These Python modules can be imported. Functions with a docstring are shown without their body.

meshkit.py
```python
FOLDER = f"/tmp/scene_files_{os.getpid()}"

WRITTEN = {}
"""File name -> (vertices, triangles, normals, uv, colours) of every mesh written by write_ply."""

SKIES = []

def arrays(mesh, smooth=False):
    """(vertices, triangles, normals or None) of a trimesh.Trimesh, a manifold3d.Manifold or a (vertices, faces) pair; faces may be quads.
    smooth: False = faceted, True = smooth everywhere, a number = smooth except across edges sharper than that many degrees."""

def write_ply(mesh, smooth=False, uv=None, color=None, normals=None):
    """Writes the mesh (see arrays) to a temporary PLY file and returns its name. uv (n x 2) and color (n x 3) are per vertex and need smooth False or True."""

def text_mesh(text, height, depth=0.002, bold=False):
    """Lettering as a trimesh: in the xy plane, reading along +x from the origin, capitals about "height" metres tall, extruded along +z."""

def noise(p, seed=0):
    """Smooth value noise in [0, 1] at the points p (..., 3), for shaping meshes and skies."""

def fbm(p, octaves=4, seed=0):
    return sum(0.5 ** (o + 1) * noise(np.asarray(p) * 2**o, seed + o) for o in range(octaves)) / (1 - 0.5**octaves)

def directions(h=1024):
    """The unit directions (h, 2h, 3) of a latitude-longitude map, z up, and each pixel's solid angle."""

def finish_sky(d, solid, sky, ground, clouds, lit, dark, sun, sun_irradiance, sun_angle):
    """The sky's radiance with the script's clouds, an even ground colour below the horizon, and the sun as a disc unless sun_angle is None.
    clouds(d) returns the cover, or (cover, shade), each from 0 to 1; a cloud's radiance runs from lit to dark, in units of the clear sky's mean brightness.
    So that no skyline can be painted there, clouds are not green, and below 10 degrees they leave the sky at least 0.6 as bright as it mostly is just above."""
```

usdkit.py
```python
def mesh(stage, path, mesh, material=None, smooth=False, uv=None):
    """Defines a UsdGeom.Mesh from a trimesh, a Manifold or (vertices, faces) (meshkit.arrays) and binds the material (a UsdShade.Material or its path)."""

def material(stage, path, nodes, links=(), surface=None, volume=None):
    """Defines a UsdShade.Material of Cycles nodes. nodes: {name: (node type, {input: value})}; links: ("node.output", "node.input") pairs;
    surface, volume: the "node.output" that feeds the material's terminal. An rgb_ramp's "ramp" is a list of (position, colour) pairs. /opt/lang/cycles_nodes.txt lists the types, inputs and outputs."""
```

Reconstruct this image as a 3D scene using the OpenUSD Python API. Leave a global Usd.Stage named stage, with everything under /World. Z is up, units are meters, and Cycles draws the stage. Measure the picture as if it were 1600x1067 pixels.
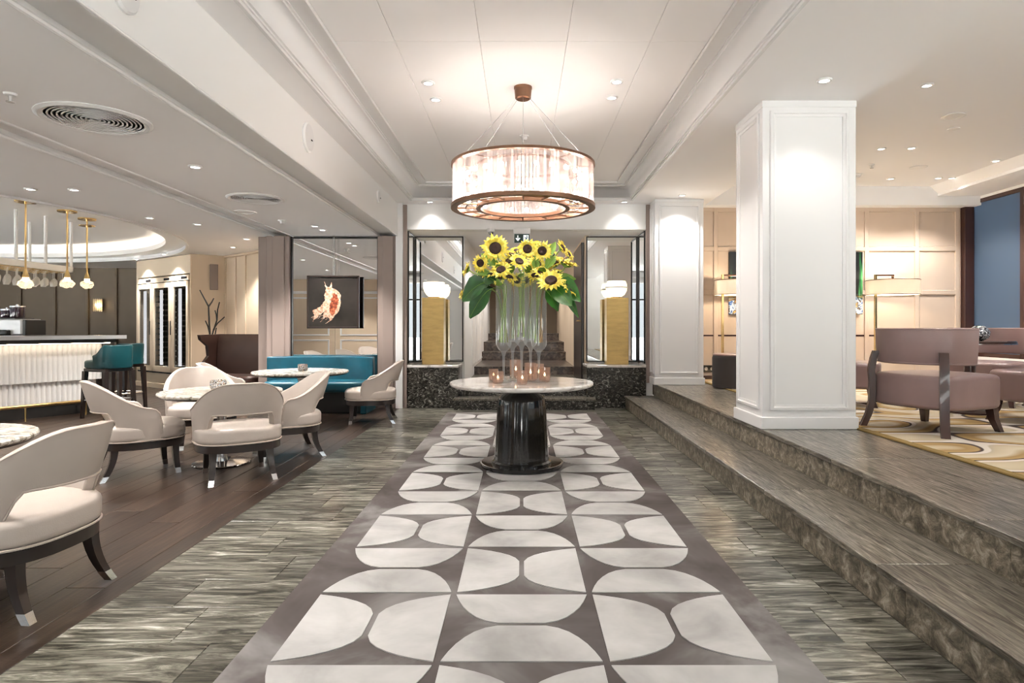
import math, random
import numpy as np, trimesh, usdkit, meshkit
from shapely.geometry import Polygon, Point, box as sbox
from pxr import Usd, UsdGeom, UsdLux, UsdShade, Gf, Sdf

stage = Usd.Stage.CreateInMemory()
UsdGeom.SetStageUpAxis(stage, 'Z')
UsdGeom.SetStageMetersPerUnit(stage, 1.0)
stage.SetDefaultPrim(UsdGeom.Xform.Define(stage, '/World').GetPrim())
rnd = random.Random(7)
PI = math.pi

# ------------------------------------------------------------------ camera, sky, lights, exposure
CAMZ, FPX, VX, VY = 1.2, 985.0, 815.0, 511.0
cam = UsdGeom.Camera.Define(stage, '/World/Camera')
cam.AddTranslateOp().Set((0, 0, CAMZ))
cam.AddRotateXOp().Set(90.0)
cam.CreateHorizontalApertureAttr(36.0)
cam.CreateVerticalApertureAttr(36.0 * 1067 / 1600)
cam.CreateFocalLengthAttr(36.0 * FPX / 1600)
cam.CreateHorizontalApertureOffsetAttr(-(VX - 800) / 1600 * 36)
cam.CreateVerticalApertureOffsetAttr(-(533.5 - VY) / 1600 * 36)
cam.CreateClippingRangeAttr((0.05, 500.0))
cam.CreateFStopAttr(0.0)
cam.CreateExposureAttr(0.82)

dome = UsdLux.DomeLight.Define(stage, '/World/Sky')
dome.CreateColorAttr((0.90, 0.95, 1.0))
dome.CreateIntensityAttr(0.2)
sun = UsdLux.DistantLight.Define(stage, '/World/Sun')      # added sun high behind the building: lights the paving that bounces light indoors
sun.CreateIntensityAttr(130000.0); sun.CreateAngleAttr(0.53); sun.CreateColorAttr((1.0, 0.99, 0.98)); sun.AddRotateXOp().Set(-30.0)

ZS, ZT, ZL, ZR = 3.03, 3.25, 2.554, 3.35        # soffit, tray, lounge and right-room ceilings
WARM = (1.0, 0.955, 0.905)
nlight = [0]
def spot(x, y, z, power, cone=55, soft=0.6, color=WARM, r=0.04):
    nlight[0] += 1
    l = UsdLux.SphereLight.Define(stage, '/World/Lights/spot_%03d' % nlight[0])
    l.CreateRadiusAttr(r); l.CreateIntensityAttr(power); l.CreateColorAttr(color); l.CreateNormalizeAttr(True)
    sh = UsdLux.ShapingAPI.Apply(l.GetPrim())
    sh.CreateShapingConeAngleAttr(cone); sh.CreateShapingConeSoftnessAttr(soft)
    l.AddTranslateOp().Set((x, y, z))
    return l
UsdGeom.Scope.Define(stage, '/World/Lights')
SPOT = 16.0
def px(x, y, Y):
    "the world point that shows at pixel x, y at depth Y"
    return np.array([(x - VX) / FPX * Y, Y, CAMZ - (y - VY) / FPX * Y])
def on_z(x, y, z):
    return px(x, y, FPX * (z - CAMZ) / (VY - y))
# downlights: (pixel x, pixel y, ceiling height, power factor, label)
DOWN = [
    (669, 129, ZT, 1.0, 'small round downlight in tray ceiling, nearer one left of the chandelier'),
    (681, 155, ZT, 1.0, 'small round downlight in tray ceiling, farther one left of the chandelier'),
    (964, 127, ZT, 1.0, 'small round downlight in tray ceiling, nearer one right of the chandelier'),
    (956, 152, ZT, 1.0, 'small round downlight in tray ceiling, farther one right of the chandelier'),
    (1288, 125, ZS, 0.22, 'round downlight in the soffit in front of the large white column'),
    (1066, 305, ZS, 1.2, 'round downlight in the soffit above the small far white column'),
    (305, 260, ZL, 1.2, 'round downlight between the two big round grilles on the lounge ceiling'),
    (48, 295, ZL, 1.2, 'round downlight on lounge ceiling beside the lit bar recess'),
    (309, 350, ZL, 1.2, 'round downlight on lounge ceiling in front of the wine cabinet'),
    (385, 373, ZL, 1.0, 'round downlight on lounge ceiling near the grey pilaster'),
    (364, 386, ZL, 1.0, 'round downlight washing the curved beige panelled wall'),
    (256, 397, ZL, 0.9, 'round downlight close above the wine cabinet doors'),
    (212, 404, ZL, 0.9, 'farthest round downlight at left end of the wine cabinet'),
    (492, 353, ZL, 1.0, 'left downlight of the pair in front of the lounge mirror'),
    (504, 359, ZL, 1.0, 'right downlight of the pair in front of the lounge mirror'),
    (1377, 232, ZR, 1.2, 'round ceiling downlight in raised room, left of a level pair'),
    (1424, 231, ZR, 1.2, 'round ceiling downlight in raised room, right of a level pair'),
    (1556, 251, ZR, 1.2, 'round ceiling downlight in raised room nearest the window wall'),
    (1392, 279, ZR, 1.2, 'round ceiling downlight in raised room above the second floor lamp'),
    (1466, 278, ZR, 1.0, 'left downlight of the close pair near the window corner'),
    (1487, 278, ZR, 1.0, 'right downlight of the close pair near the window corner'),
]
for dx, dy, dz, f, _ in DOWN:
    p = on_z(dx, dy, dz)
    spot(p[0], p[1], dz - 0.05, SPOT * f * (2.2 if dz == ZL else 1.15 if dz == ZR else 1.0))
NICHE = [(-1.34, 9.2), (1.50, 9.2)]
for x, y in NICHE:
    spot(x, y, ZS - 0.05, SPOT * 0.35, soft=1.0)
# added downlights further along the ceilings, most out of view, lighting the rooms
ADDED_DOWN = [(x, y, ZT) for x in (-0.9, 0.9) for y in (-1.5, 0.8, 3.0)] + [(-2.75, y, ZL) for y in (1.8, 3.0)] + \
           [(-4.6, y, ZL) for y in (2.2, 4.0)] + [(x, y, ZR) for x in (3.6, 5.4) for y in (1.2, 3.6, 5.6)] + [(-4.4, 6.2, ZL), (-4.6, 7.8, ZL)]
for x, y, z in ADDED_DOWN:
    spot(x, y, z - 0.05, SPOT * (2.2 if z == ZL else 0.7))

# ------------------------------------------------------------------ scene helpers
names = {}
def number(parent, name):
    k = names[(parent, name)] = names.get((parent, name), -1) + 1
    return name if k == 0 else '%s_%03d' % (name, k)
def tag(prim, label=None, cat=None, group=None, kind=None):
    for k, v in (('label', label), ('category', cat), ('group', group), ('kind', kind)):
        if v: prim.SetCustomDataByKey(k, v)
    return prim
class T:
    def __init__(s, path): s.path = path
    @property
    def prim(s): return stage.GetPrimAtPath(s.path)
def thing(name, label, cat, loc=(0, 0, 0), rot=0.0, group=None, kind=None):
    path = '/World/' + number('/World', name)
    x = UsdGeom.Xform.Define(stage, path)
    x.AddTranslateOp().Set(Gf.Vec3d(*map(float, loc))); x.AddRotateZOp().Set(float(rot))
    tag(x.GetPrim(), label, cat, group, kind)
    return T(path)
def obj(parent, name, mesh, mat, smooth=30, label=None, kind=None):
    path = parent.path + '/' + number(parent.path, name)
    m = usdkit.mesh(stage, path, mesh, mat, smooth=smooth)
    tag(m.GetPrim(), label, None, None, kind)
    return T(path)
def top(name, mesh, mat, label, cat, group=None, kind=None, smooth=30):
    path = '/World/' + number('/World', name)
    m = usdkit.mesh(stage, path, mesh, mat, smooth=smooth)
    tag(m.GetPrim(), label, cat, group, kind)
    return T(path)
def copy(src, label, loc, rot=0.0, group=None):
    name = src.path.split('/')[-1]
    base = name[:-4] if name[-4:-3] == '_' and name[-3:].isdigit() else name
    path = '/World/' + number('/World', base)
    p = stage.DefinePrim(path, 'Xform')
    p.GetReferences().AddInternalReference(src.path)
    p.SetInstanceable(True)
    p.GetAttribute('xformOp:translate').Set(Gf.Vec3d(*map(float, loc)))
    p.GetAttribute('xformOp:rotateZ').Set(float(rot))
    if label: tag(p, label)
    if group: tag(p, None, None, group)
    return T(path)

# ------------------------------------------------------------------ mesh helpers
def cat(*ms):
    ms = [m for g in ms for m in (g if isinstance(g, (list, tuple)) else [g])]
    return trimesh.util.concatenate(ms)
def bx(x0, y0, z0, x1, y1, z1):
    m = trimesh.creation.box([abs(x1 - x0), abs(y1 - y0), abs(z1 - z0)])
    m.apply_translation([(x0 + x1) / 2, (y0 + y1) / 2, (z0 + z1) / 2]); return m
def cb(x0, y0, z0, x1, y1, z1, c=0.004):
    "box with chamfered edges"
    x0, x1 = sorted((x0, x1)); y0, y1 = sorted((y0, y1)); z0, z1 = sorted((z0, z1))
    c = min(c, (x1 - x0) * .45, (y1 - y0) * .45, (z1 - z0) * .45)
    pts = []
    for sx in (0, 1):
        for sy in (0, 1):
            for sz in (0, 1):
                p = np.array([(x0, x1)[sx], (y0, y1)[sy], (z0, z1)[sz]]); d = np.array([1 - 2 * sx, 1 - 2 * sy, 1 - 2 * sz]) * c
                for k in range(3):
                    q = p + d; q[k] = p[k]; pts.append(q)
    return trimesh.convex.convex_hull(np.array(pts))
def grid(P, closed_u=False, closed_v=False, cap=False):
    "P[u][v] points to a mesh; cap closes the first and last u rings (needs closed_v)"
    P = np.asarray(P, float); nu, nv = P.shape[:2]
    v = P.reshape(-1, 3); f = []
    for i in range(nu if closed_u else nu - 1):
        a, b = i * nv, ((i + 1) % nu) * nv
        for j in range(nv if closed_v else nv - 1):
            k = (j + 1) % nv
            f += [(a + j, a + k, b + k), (a + j, b + k, b + j)]
    if cap:
        v = np.vstack([v, P[0].mean(0), P[-1].mean(0)]); n = nu * nv
        for j in range(nv):
            k = (j + 1) % nv
            f += [(n, k, j), (n + 1, (nu - 1) * nv + j, (nu - 1) * nv + k)]
    return trimesh.Trimesh(v, np.array(f), process=False)
def fixn(m):
    m.merge_vertices(); m.fix_normals(); return m
def lathe(prof, n=32, flute=0, depth=0.0, c=(0, 0)):
    P = []
    for r, z in prof:
        row = []
        for k in range(n):
            a = 2 * PI * k / n
            rr = r * (1 - depth * (0.5 - 0.5 * math.cos(flute * a))) if flute else r
            row.append((c[0] + rr * math.cos(a), c[1] + rr * math.sin(a), z))
        P.append(row)
    return grid(P, closed_v=True, cap=True)
def tube(path, r, n=8, closed=False):
    path = np.asarray(path, float); N = len(path)
    rs = np.broadcast_to(np.asarray(r, float), (N,))
    rings = []; up = None
    for i in range(N):
        t = (path[(i + 1) % N] - path[i - 1]) if closed else path[min(i + 1, N - 1)] - path[max(i - 1, 0)]
        t = t / (np.linalg.norm(t) + 1e-12)
        if up is None:
            up = np.array([0, 0, 1.0]) if abs(t[2]) < .9 else np.array([1.0, 0, 0])
        u = up - t * up.dot(t); u /= np.linalg.norm(u) + 1e-12; w = np.cross(t, u); up = u
        rings.append([path[i] + rs[i] * (math.cos(2 * PI * k / n) * u + math.sin(2 * PI * k / n) * w) for k in range(n)])
    return grid(rings, closed_u=closed, closed_v=True, cap=not closed)
def prism(poly, z0, z1):
    m = trimesh.creation.extrude_polygon(poly, z1 - z0, engine='earcut'); m.apply_translation([0, 0, z0]); return m
def prism_xz(poly, y0, y1):
    "polygon in x, z extruded along y"
    m = trimesh.creation.extrude_polygon(poly, y1 - y0, engine='earcut')
    v = m.vertices.copy(); m.vertices = np.stack([v[:, 0], y1 - v[:, 2], v[:, 1]], 1); m.fix_normals(); return m
def mv(m, x=0, y=0, z=0, rz=0, rx=0, ry=0):
    m = m.copy()
    for a, ax in ((rx, [1, 0, 0]), (ry, [0, 1, 0]), (rz, [0, 0, 1])):
        if a: m.apply_transform(trimesh.transformations.rotation_matrix(math.radians(a), ax))
    m.apply_translation([x, y, z]); return m
def superell(a, b, n=2.5, N=40):
    out = []
    for k in range(N):
        t = 2 * PI * k / N; c, s = math.cos(t), math.sin(t)
        out.append((a * math.copysign(abs(c) ** (2 / n), c), b * math.copysign(abs(s) ** (2 / n), s)))
    return out
def pillow(a, b, z0, z1, n=2.5, r=0.03, crown=0.015, N=40, c=(0, 0)):
    "upholstered cushion: rounded rim and slightly domed top"
    base = np.array(superell(1, 1, n, N)); P = []
    prof = [(-r, z0)] + [(-r + r * math.sin(t), z0 + r - r * math.cos(t)) for t in (.5, 1.0, PI / 2)] + \
           [(-r + r * math.cos(t), z1 - r + r * math.sin(t)) for t in (0, .5, 1.0, PI / 2)]
    for d, z in prof:
        P.append([(c[0] + x * (a + d), c[1] + y * (b + d), z) for x, y in base])
    for s, cz in ((.75, .6), (.4, .9), (.1, 1.0)):
        P.append([(c[0] + x * (a - r) * s, c[1] + y * (b - r) * s, z1 + crown * cz) for x, y in base])
    return grid(P, closed_v=True, cap=True)
def sm(t): t = min(1, max(0, t)); return t * t * (3 - 2 * t)
def frame_y(x0, x1, z0, z1, y, w, d, both=False):
    "picture-frame moulding on a wall facing -y at depth y: width w, standing d proud, mitred, with a sloped inner edge"
    P = []
    for inset, dep in ((0, 0), (0, d * .7), (w * .2, d), (w * .45, d), (w * .6, d * .55), (w, d * .35), (w, 0)):
        P.append([(x0 + inset, y - dep, z0 + inset), (x1 - inset, y - dep, z0 + inset), (x1 - inset, y - dep, z1 - inset), (x0 + inset, y - dep, z1 - inset)])
    return fixn(grid(P, closed_v=True))
def turn(m, o, ang):
    "local x,y (facing -y) turned by ang about z and put at o"
    return mv(m, o[0], o[1], o[2] if len(o) > 2 else 0, rz=ang)

# ------------------------------------------------------------------ materials
UsdGeom.Scope.Define(stage, '/World/Looks')
MATS = {}
def mat(name, color, rough=0.5, metal=0.0, vary=0.0, scale=(6, 6, 6), detail=4, bump=0.0, bscale=60, rand=0.0, coat=0.0, spec=0.5, sheen=0.0, stops=None, dist=0.0, shift=False, nrough=0.55, emit=None, estr=0.0, trans=0.0, ior=1.5, alpha=1.0):
    path = '/World/Looks/' + name
    n = {'p': ('principled_bsdf', {'base_color': color, 'roughness': rough, 'metallic': metal, 'coat_weight': coat, 'specular_ior_level': spec, 'sheen_weight': sheen, 'transmission_weight': trans, 'ior': ior})}
    if emit: n['p'][1].update(emission_color=emit, emission_strength=estr)
    L = []
    if vary or stops or rand:
        if stops is None:
            c = np.array(color); stops = [(.25, c * (1 - vary)), (.75, np.minimum(c * (1 + vary), 1))]
        n['g'] = ('geometry', {}); n['m'] = ('mapping', {'scale': scale})
        n['t'] = ('noise_texture', {'scale': 1.0, 'detail': detail, 'roughness': nrough, 'distortion': dist})
        n['r'] = ('rgb_ramp', {'ramp': [(a, tuple(b)) for a, b in stops]})
        L += [('m.vector', 't.vector'), ('t.fac', 'r.fac')]
        if shift or rand:
            n['o'] = ('object_info', {})
        if shift:
            n['w'] = ('white_noise_texture', {'dimensions': '1D'}); L.append(('o.random', 'w.w'))
            n['vs'] = ('vector_math', {'math_type': 'multiply_add', 'vector2': (9, 9, 9)})
            L += [('w.color', 'vs.vector1'), ('g.position', 'vs.vector3'), ('vs.vector', 'm.vector')]
        else:
            L.append(('g.position', 'm.vector'))
        if rand:
            n['mr'] = ('map_range', {'from_min': 0.0, 'from_max': 1.0, 'to_min': 1 - rand, 'to_max': 1 + rand})
            n['h'] = ('hsv', {'hue': .5, 'saturation': 1.0, 'fac': 1.0})
            L += [('o.random', 'mr.value'), ('mr.result', 'h.value'), ('r.color', 'h.color'), ('h.color', 'p.base_color')]
        else:
            L.append(('r.color', 'p.base_color'))
    if bump:
        if 'g' not in n: n['g'] = ('geometry', {})
        n['bt'] = ('noise_texture', {'scale': bscale, 'detail': 3.0}); n['b'] = ('bump', {'strength': bump, 'distance': 0.01})
        L += [('g.position', 'bt.vector'), ('bt.fac', 'b.height'), ('b.normal', 'p.normal')]
    MATS[name] = usdkit.material(stage, path, n, L, surface='p.BSDF')
    return MATS[name]
def emis(name, color, strength):
    MATS[name] = usdkit.material(stage, '/World/Looks/' + name, {'e': ('emission', {'color': color, 'strength': strength})}, [], surface='e.emission'); return MATS[name]

white = mat('white_paint', (0.82, 0.81, 0.795), rough=0.55, bump=0.03, bscale=40)
ceilw = mat('ceiling_paint', (0.91, 0.897, 0.895), rough=0.7)
lacq = mat('white_lacquer', (0.76, 0.75, 0.745), rough=0.35)
taupe = mat('taupe_panel', (0.27, 0.21, 0.185), rough=0.5)
beige = mat('beige_panel', (0.64, 0.51, 0.375), rough=0.5, vary=.05, scale=(3, 3, 1))
beigeR = mat('rose_beige_fabric_panel', (0.56, 0.45, 0.36), rough=0.6, vary=.04, scale=(3, 3, 3))
brownw = mat('brown_panel', (0.145, 0.104, 0.064), rough=0.55, vary=.08, scale=(3, 3, 3))
darkwood = mat('dark_wood', (0.018, 0.011, 0.009), rough=0.28, coat=.3)
mahog = mat('mahogany', (0.045, 0.018, 0.014), rough=0.3, coat=.3)
black = mat('black_lacquer', (0.006, 0.006, 0.006), rough=0.09, coat=.6)
blackm = mat('black_metal', (0.015, 0.014, 0.013), rough=0.4)
cream = mat('cream_leather', (0.50, 0.435, 0.385), rough=0.36, vary=.05, scale=(5, 5, 5), bump=.06, bscale=160)
creamp = mat('cream_piping', (0.50, 0.42, 0.365), rough=0.4)
mauve = mat('mauve_leather', (0.25, 0.165, 0.155), rough=0.3, vary=.09, scale=(5, 5, 5), bump=.06, bscale=160)
teal = mat('teal_velvet', (0.003, 0.072, 0.108), rough=0.38, vary=.4, scale=(4, 4, 4))
teald = mat('dark_teal_velvet', (0.002, 0.042, 0.050), rough=0.35, vary=.4, scale=(4, 4, 4))
choc = mat('chocolate_leather', (0.035, 0.017, 0.013), rough=0.3, vary=.25, scale=(5, 5, 5))
greyf = mat('charcoal_fabric', (0.05, 0.042, 0.04), rough=0.8)
steel = mat('polished_steel', (0.75, 0.75, 0.76), rough=0.14, metal=1)
brushed = mat('brushed_steel', (0.62, 0.62, 0.62), rough=0.32, metal=1)
brass = mat('brass', (0.78, 0.55, 0.24), rough=0.2, metal=1)
gold = mat('gold_leaf', (0.56, 0.39, 0.15), rough=0.42, metal=.7, vary=.14, scale=(5, 5, 22), bump=.12, bscale=50)
bronze = mat('bronze', (0.22, 0.12, 0.075), rough=0.35, metal=.9)
mirror = mat('mirror_glass', (0.90, 0.90, 0.89), rough=0.0, metal=1)
grout = mat('dark_joint', (0.045, 0.042, 0.036), rough=0.8)
STONE = [(.30, (.006, .006, .004)), (.40, (.028, .026, .019)), (.47, (.078, .074, .057)), (.545, (.15, .142, .115)), (.62, (.28, .268, .228)), (.70, (.58, .56, .51))]
stone = mat('streaked_gneiss', (.3, .3, .25), rough=0.23, stops=STONE, scale=(3.4, 26, 20), detail=12, dist=1.1, shift=True, rand=.38, nrough=.68)
STONE2 = [(.30, (.014, .011, .008)), (.42, (.065, .056, .042)), (.51, (.14, .123, .097)), (.60, (.22, .198, .162)), (.72, (.47, .44, .39))]
tread = mat('streaked_tread_stone', (.3, .28, .24), rough=0.25, stops=STONE2, scale=(36, 2.6, 20), detail=10, dist=1.8, shift=True, rand=.14, nrough=.72)
riser = mat('mottled_riser_stone', (.2, .18, .15), rough=0.4, stops=[(.32, (.014, .011, .007)), (.43, (.085, .069, .048)), (.53, (.20, .168, .122)), (.66, (.45, .40, .33))], scale=(14, 14, 16), detail=10, dist=.6, shift=True, rand=.15, nrough=.74)
breccia = mat('black_white_breccia', (.1, .1, .1), rough=0.16, stops=[(.40, (.012, .011, .010)), (.52, (.045, .042, .036)), (.60, (.13, .125, .105)), (.70, (.48, .47, .43))], scale=(13, 13, 19), detail=5, dist=2.2, shift=True, nrough=.6)
brownstone = mat('brown_stair_stone', (.1, .08, .06), rough=0.25, stops=[(.3, (.022, .015, .012)), (.5, (.07, .05, .04)), (.75, (.22, .17, .13))], scale=(9, 9, 9), detail=6, dist=1.2, shift=True)
wood = mat('smoked_oak', (.1, .06, .04), rough=0.3, stops=[(.25, (.017, .010, .007)), (.5, (.040, .024, .016)), (.8, (.080, .051, .035))], scale=(28, 2.2, 28), detail=6, dist=1.0, shift=True, rand=.22, nrough=.6, bump=.04, bscale=70)
rugd = mat('rug_grey_brown', (.15, .13, .12), rough=.9, stops=[(.3, (.055, .044, .041)), (.5, (.105, .091, .087)), (.72, (.27, .258, .25))], scale=(1.5, 1.5, 1.5), detail=5, dist=.6, spec=.2)
rugl = mat('rug_pale_grey', (.6, .57, .53), rough=.9, stops=[(.25, (.27, .26, .253)), (.5, (.42, .407, .395)), (.75, (.54, .527, .515))], scale=(2.4, 2.4, 2.4), detail=5, dist=.4, spec=.2)
marble = mat('white_marble', (.7, .67, .63), rough=0.1, stops=[(.3, (.38, .34, .31)), (.45, (.66, .62, .58)), (.6, (.80, .77, .73))], scale=(3, 9, 9), detail=6, dist=1.5)
marblev = mat('veined_marble', (.7, .67, .63), rough=0.14, stops=[(.34, (.16, .13, .10)), (.46, (.55, .50, .43)), (.6, (.82, .79, .74))], scale=(9, 16, 9), detail=6, dist=2.0)
countertop = mat('grey_counter_stone', (.5, .5, .5), rough=0.15, vary=.1, scale=(5, 5, 5))
flutew = mat('white_fluted_gloss', (.78, .76, .74), rough=0.25)
leafg = mat('leaf_green', (.018, .085, .016), rough=.35, vary=.35, scale=(14, 14, 14), spec=.5)
leafl = mat('leaf_light_green', (.16, .30, .03), rough=.4, vary=.3, scale=(14, 14, 14))
petal = mat('sunflower_yellow', (.86, .62, .04), rough=.5, stops=[(.3, (.86, .60, .03)), (.55, (.90, .78, .12)), (.8, (.92, .88, .36))], scale=(30, 30, 30))
seedd = mat('sunflower_disc_dark', (.035, .014, .010), rough=.8, vary=.6, scale=(150, 150, 150), bump=.5, bscale=260)
stemg = mat('stem_green', (.26, .36, .09), rough=.5, vary=.3, scale=(8, 8, 8))
stemb = mat('stem_brown', (.38, .20, .06), rough=.5, vary=.3, scale=(8, 8, 8))
rgblue = mat('blue_screen_fabric', (.10, .20, .40), rough=.8)
emis_lens = emis('lamp_lens', (1.0, .95, .88), 9.0)
bulb_e = emis('warm_bulb', (1.0, .91, .83), 60.0)
lampb_e = emis('floor_lamp_bulb', (1.0, .82, .60), 210.0)
filam_e = emis('pendant_bulb', (1.0, .74, .42), 22.0)
led_e = emis('led_strip', (1.0, .84, .64), 7.0)
ledw_e = emis('cool_led_tube', (1.0, .98, .96), .9)
flame_e = emis('candle_flame', (1.0, .72, .40), 5.0)
def glassy(name, tint, gloss=.25, rough=.02, body=None, bodyw=.2, fres=1.45, each=False):
    "thin clear glass: mostly transparent, fresnel reflections, optional body colour that scatters"
    n = {'t': ('transparent_bsdf', {'color': tint}), 'g': ('glossy_bsdf', {'color': (1, 1, 1), 'roughness': rough}), 'f': ('layer_weight', {'blend': .5}),
         'pw': ('math', {'math_type': 'power', 'value2': 3.0}), 'ma': ('math', {'math_type': 'multiply_add', 'value2': fres * .26, 'value3': .03}), 'x': ('mix_closure', {})}
    L = [('t.BSDF', 'x.closure1'), ('g.BSDF', 'x.closure2'), ('f.facing', 'pw.value1'), ('pw.value', 'ma.value1'), ('ma.value', 'x.fac')]
    out = 'x.closure'
    if body:
        n['d'] = ('translucent_bsdf', {'color': body}); n['y'] = ('mix_closure', {'fac': bodyw})
        L += [('x.closure', 'y.closure1'), ('d.BSDF', 'y.closure2')]; out = 'y.closure'
        if each:      # rods differ a little in how milky they are
            n['o'] = ('object_info', {}); n['ms'] = ('math', {'math_type': 'multiply_add', 'value2': bodyw * 1.7, 'value3': bodyw * .25})
            L += [('o.random', 'ms.value1'), ('ms.value', 'y.fac')]
    MATS[name] = usdkit.material(stage, '/World/Looks/' + name, n, L, surface=out); return MATS[name]
pane = glassy('window_pane', (.96, .98, .98))
vaseg = glassy('vase_glass', (.985, .993, .996), fres=1.9, body=(.84, .93, 1.0), bodyw=.14)
crystal = glassy('crystal_rod', (.95, .90, .885), body=(.95, .87, .84), bodyw=.10, fres=2.4, rough=.16, each=True)
crystw = glassy('clear_crystal', (.95, .94, .92), body=(.95, .92, .87), bodyw=.38, fres=1.6, rough=.03)
candleg = glassy('pink_candle_glass', (.97, .90, .87), body=(.95, .76, .66), bodyw=.10, fres=1.7, rough=.06)
darkpane = mat('smoked_cabinet_glass', (.012, .012, .014), rough=.03, spec=.6)
cabglass = glassy('cabinet_glass', (.75, .76, .78))
shade_m = usdkit.material(stage, '/World/Looks/lamp_shade_linen', {'d': ('diffuse_bsdf', {'color': (.88, .83, .75)}), 't': ('translucent_bsdf', {'color': (.96, .90, .80)}), 'm': ('mix_closure', {'fac': .55})}, [('d.BSDF', 'm.closure1'), ('t.BSDF', 'm.closure2')], surface='m.closure')
screen_m = usdkit.material(stage, '/World/Looks/translucent_blue_screen', {'d': ('diffuse_bsdf', {'color': (.13, .17, .22)}), 't': ('translucent_bsdf', {'color': (.14, .185, .25)}), 'm': ('mix_closure', {'fac': .5})}, [('d.BSDF', 'm.closure1'), ('t.BSDF', 'm.closure2')], surface='m.closure')
alab = mat('glowing_alabaster', (.85, .76, .62), rough=.35, vary=.12, scale=(9, 9, 16), emit=(1.0, .80, .52), estr=1.1)
crk = usdkit.material(stage, '/World/Looks/mosaic_glass', {
    'g': ('geometry', {}), 'v': ('voronoi_texture', {'scale': 75.0}), 'v2': ('voronoi_texture', {'scale': 75.0, 'feature': 'distance_to_edge'}),
    'r': ('rgb_ramp', {'ramp': [(0, (.05, .04, .035)), (.06, (.05, .04, .035)), (.1, (1, 1, 1)), (1, (1, 1, 1))]}),
    's': ('separate_color', {}), 'c': ('rgb_ramp', {'ramp': [(0, (.85, .82, .78)), (.4, (.9, .9, .9)), (.6, (.75, .55, .38)), (.8, (.55, .6, .68)), (1, (.9, .85, .8))]}),
    'm': ('mix_color', {'blend_type': 'multiply', 'fac': 1.0}), 'p': ('principled_bsdf', {'roughness': .12})},
    [('g.position', 'v.vector'), ('g.position', 'v2.vector'), ('v2.distance', 'r.fac'), ('v.color', 's.color'), ('s.r', 'c.fac'), ('c.color', 'm.a'), ('r.color', 'm.b'), ('m.result', 'p.base_color')], surface='p.BSDF')
loop_rug = usdkit.material(stage, '/World/Looks/loop_pattern_carpet', {
    'g': ('geometry', {}), 'mp': ('mapping', {'scale': (1.3, 1.3, 0.0), 'location': (3.3, 1.7, 0)}), 'n': ('noise_texture', {'scale': 1.0, 'detail': 0.0, 'distortion': 0.0}),
    'k': ('math', {'math_type': 'multiply', 'value2': 5.5}), 'fr': ('math', {'math_type': 'fraction'}),
    'r': ('rgb_ramp', {'ramp': [(0, (.44, .36, .25)), (.30, (.50, .43, .32)), (.47, (.30, .19, .075)), (.66, (.36, .24, .10)), (.70, (.055, .035, .03)), (.74, (.055, .035, .03)), (.77, (.58, .52, .46)), (.88, (.58, .52, .46)), (.92, (.40, .34, .25)), (1, (.44, .36, .25))]}),
    'p': ('principled_bsdf', {'roughness': .9, 'specular_ior_level': .2})},
    [('g.position', 'mp.vector'), ('mp.vector', 'n.vector'), ('n.fac', 'k.value1'), ('k.value', 'fr.value1'), ('fr.value', 'r.fac'), ('r.color', 'p.base_color')], surface='p.BSDF')
carpet_edge = mat('carpet_edge_gold', (.23, .155, .055), rough=.9, spec=.2)
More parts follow.
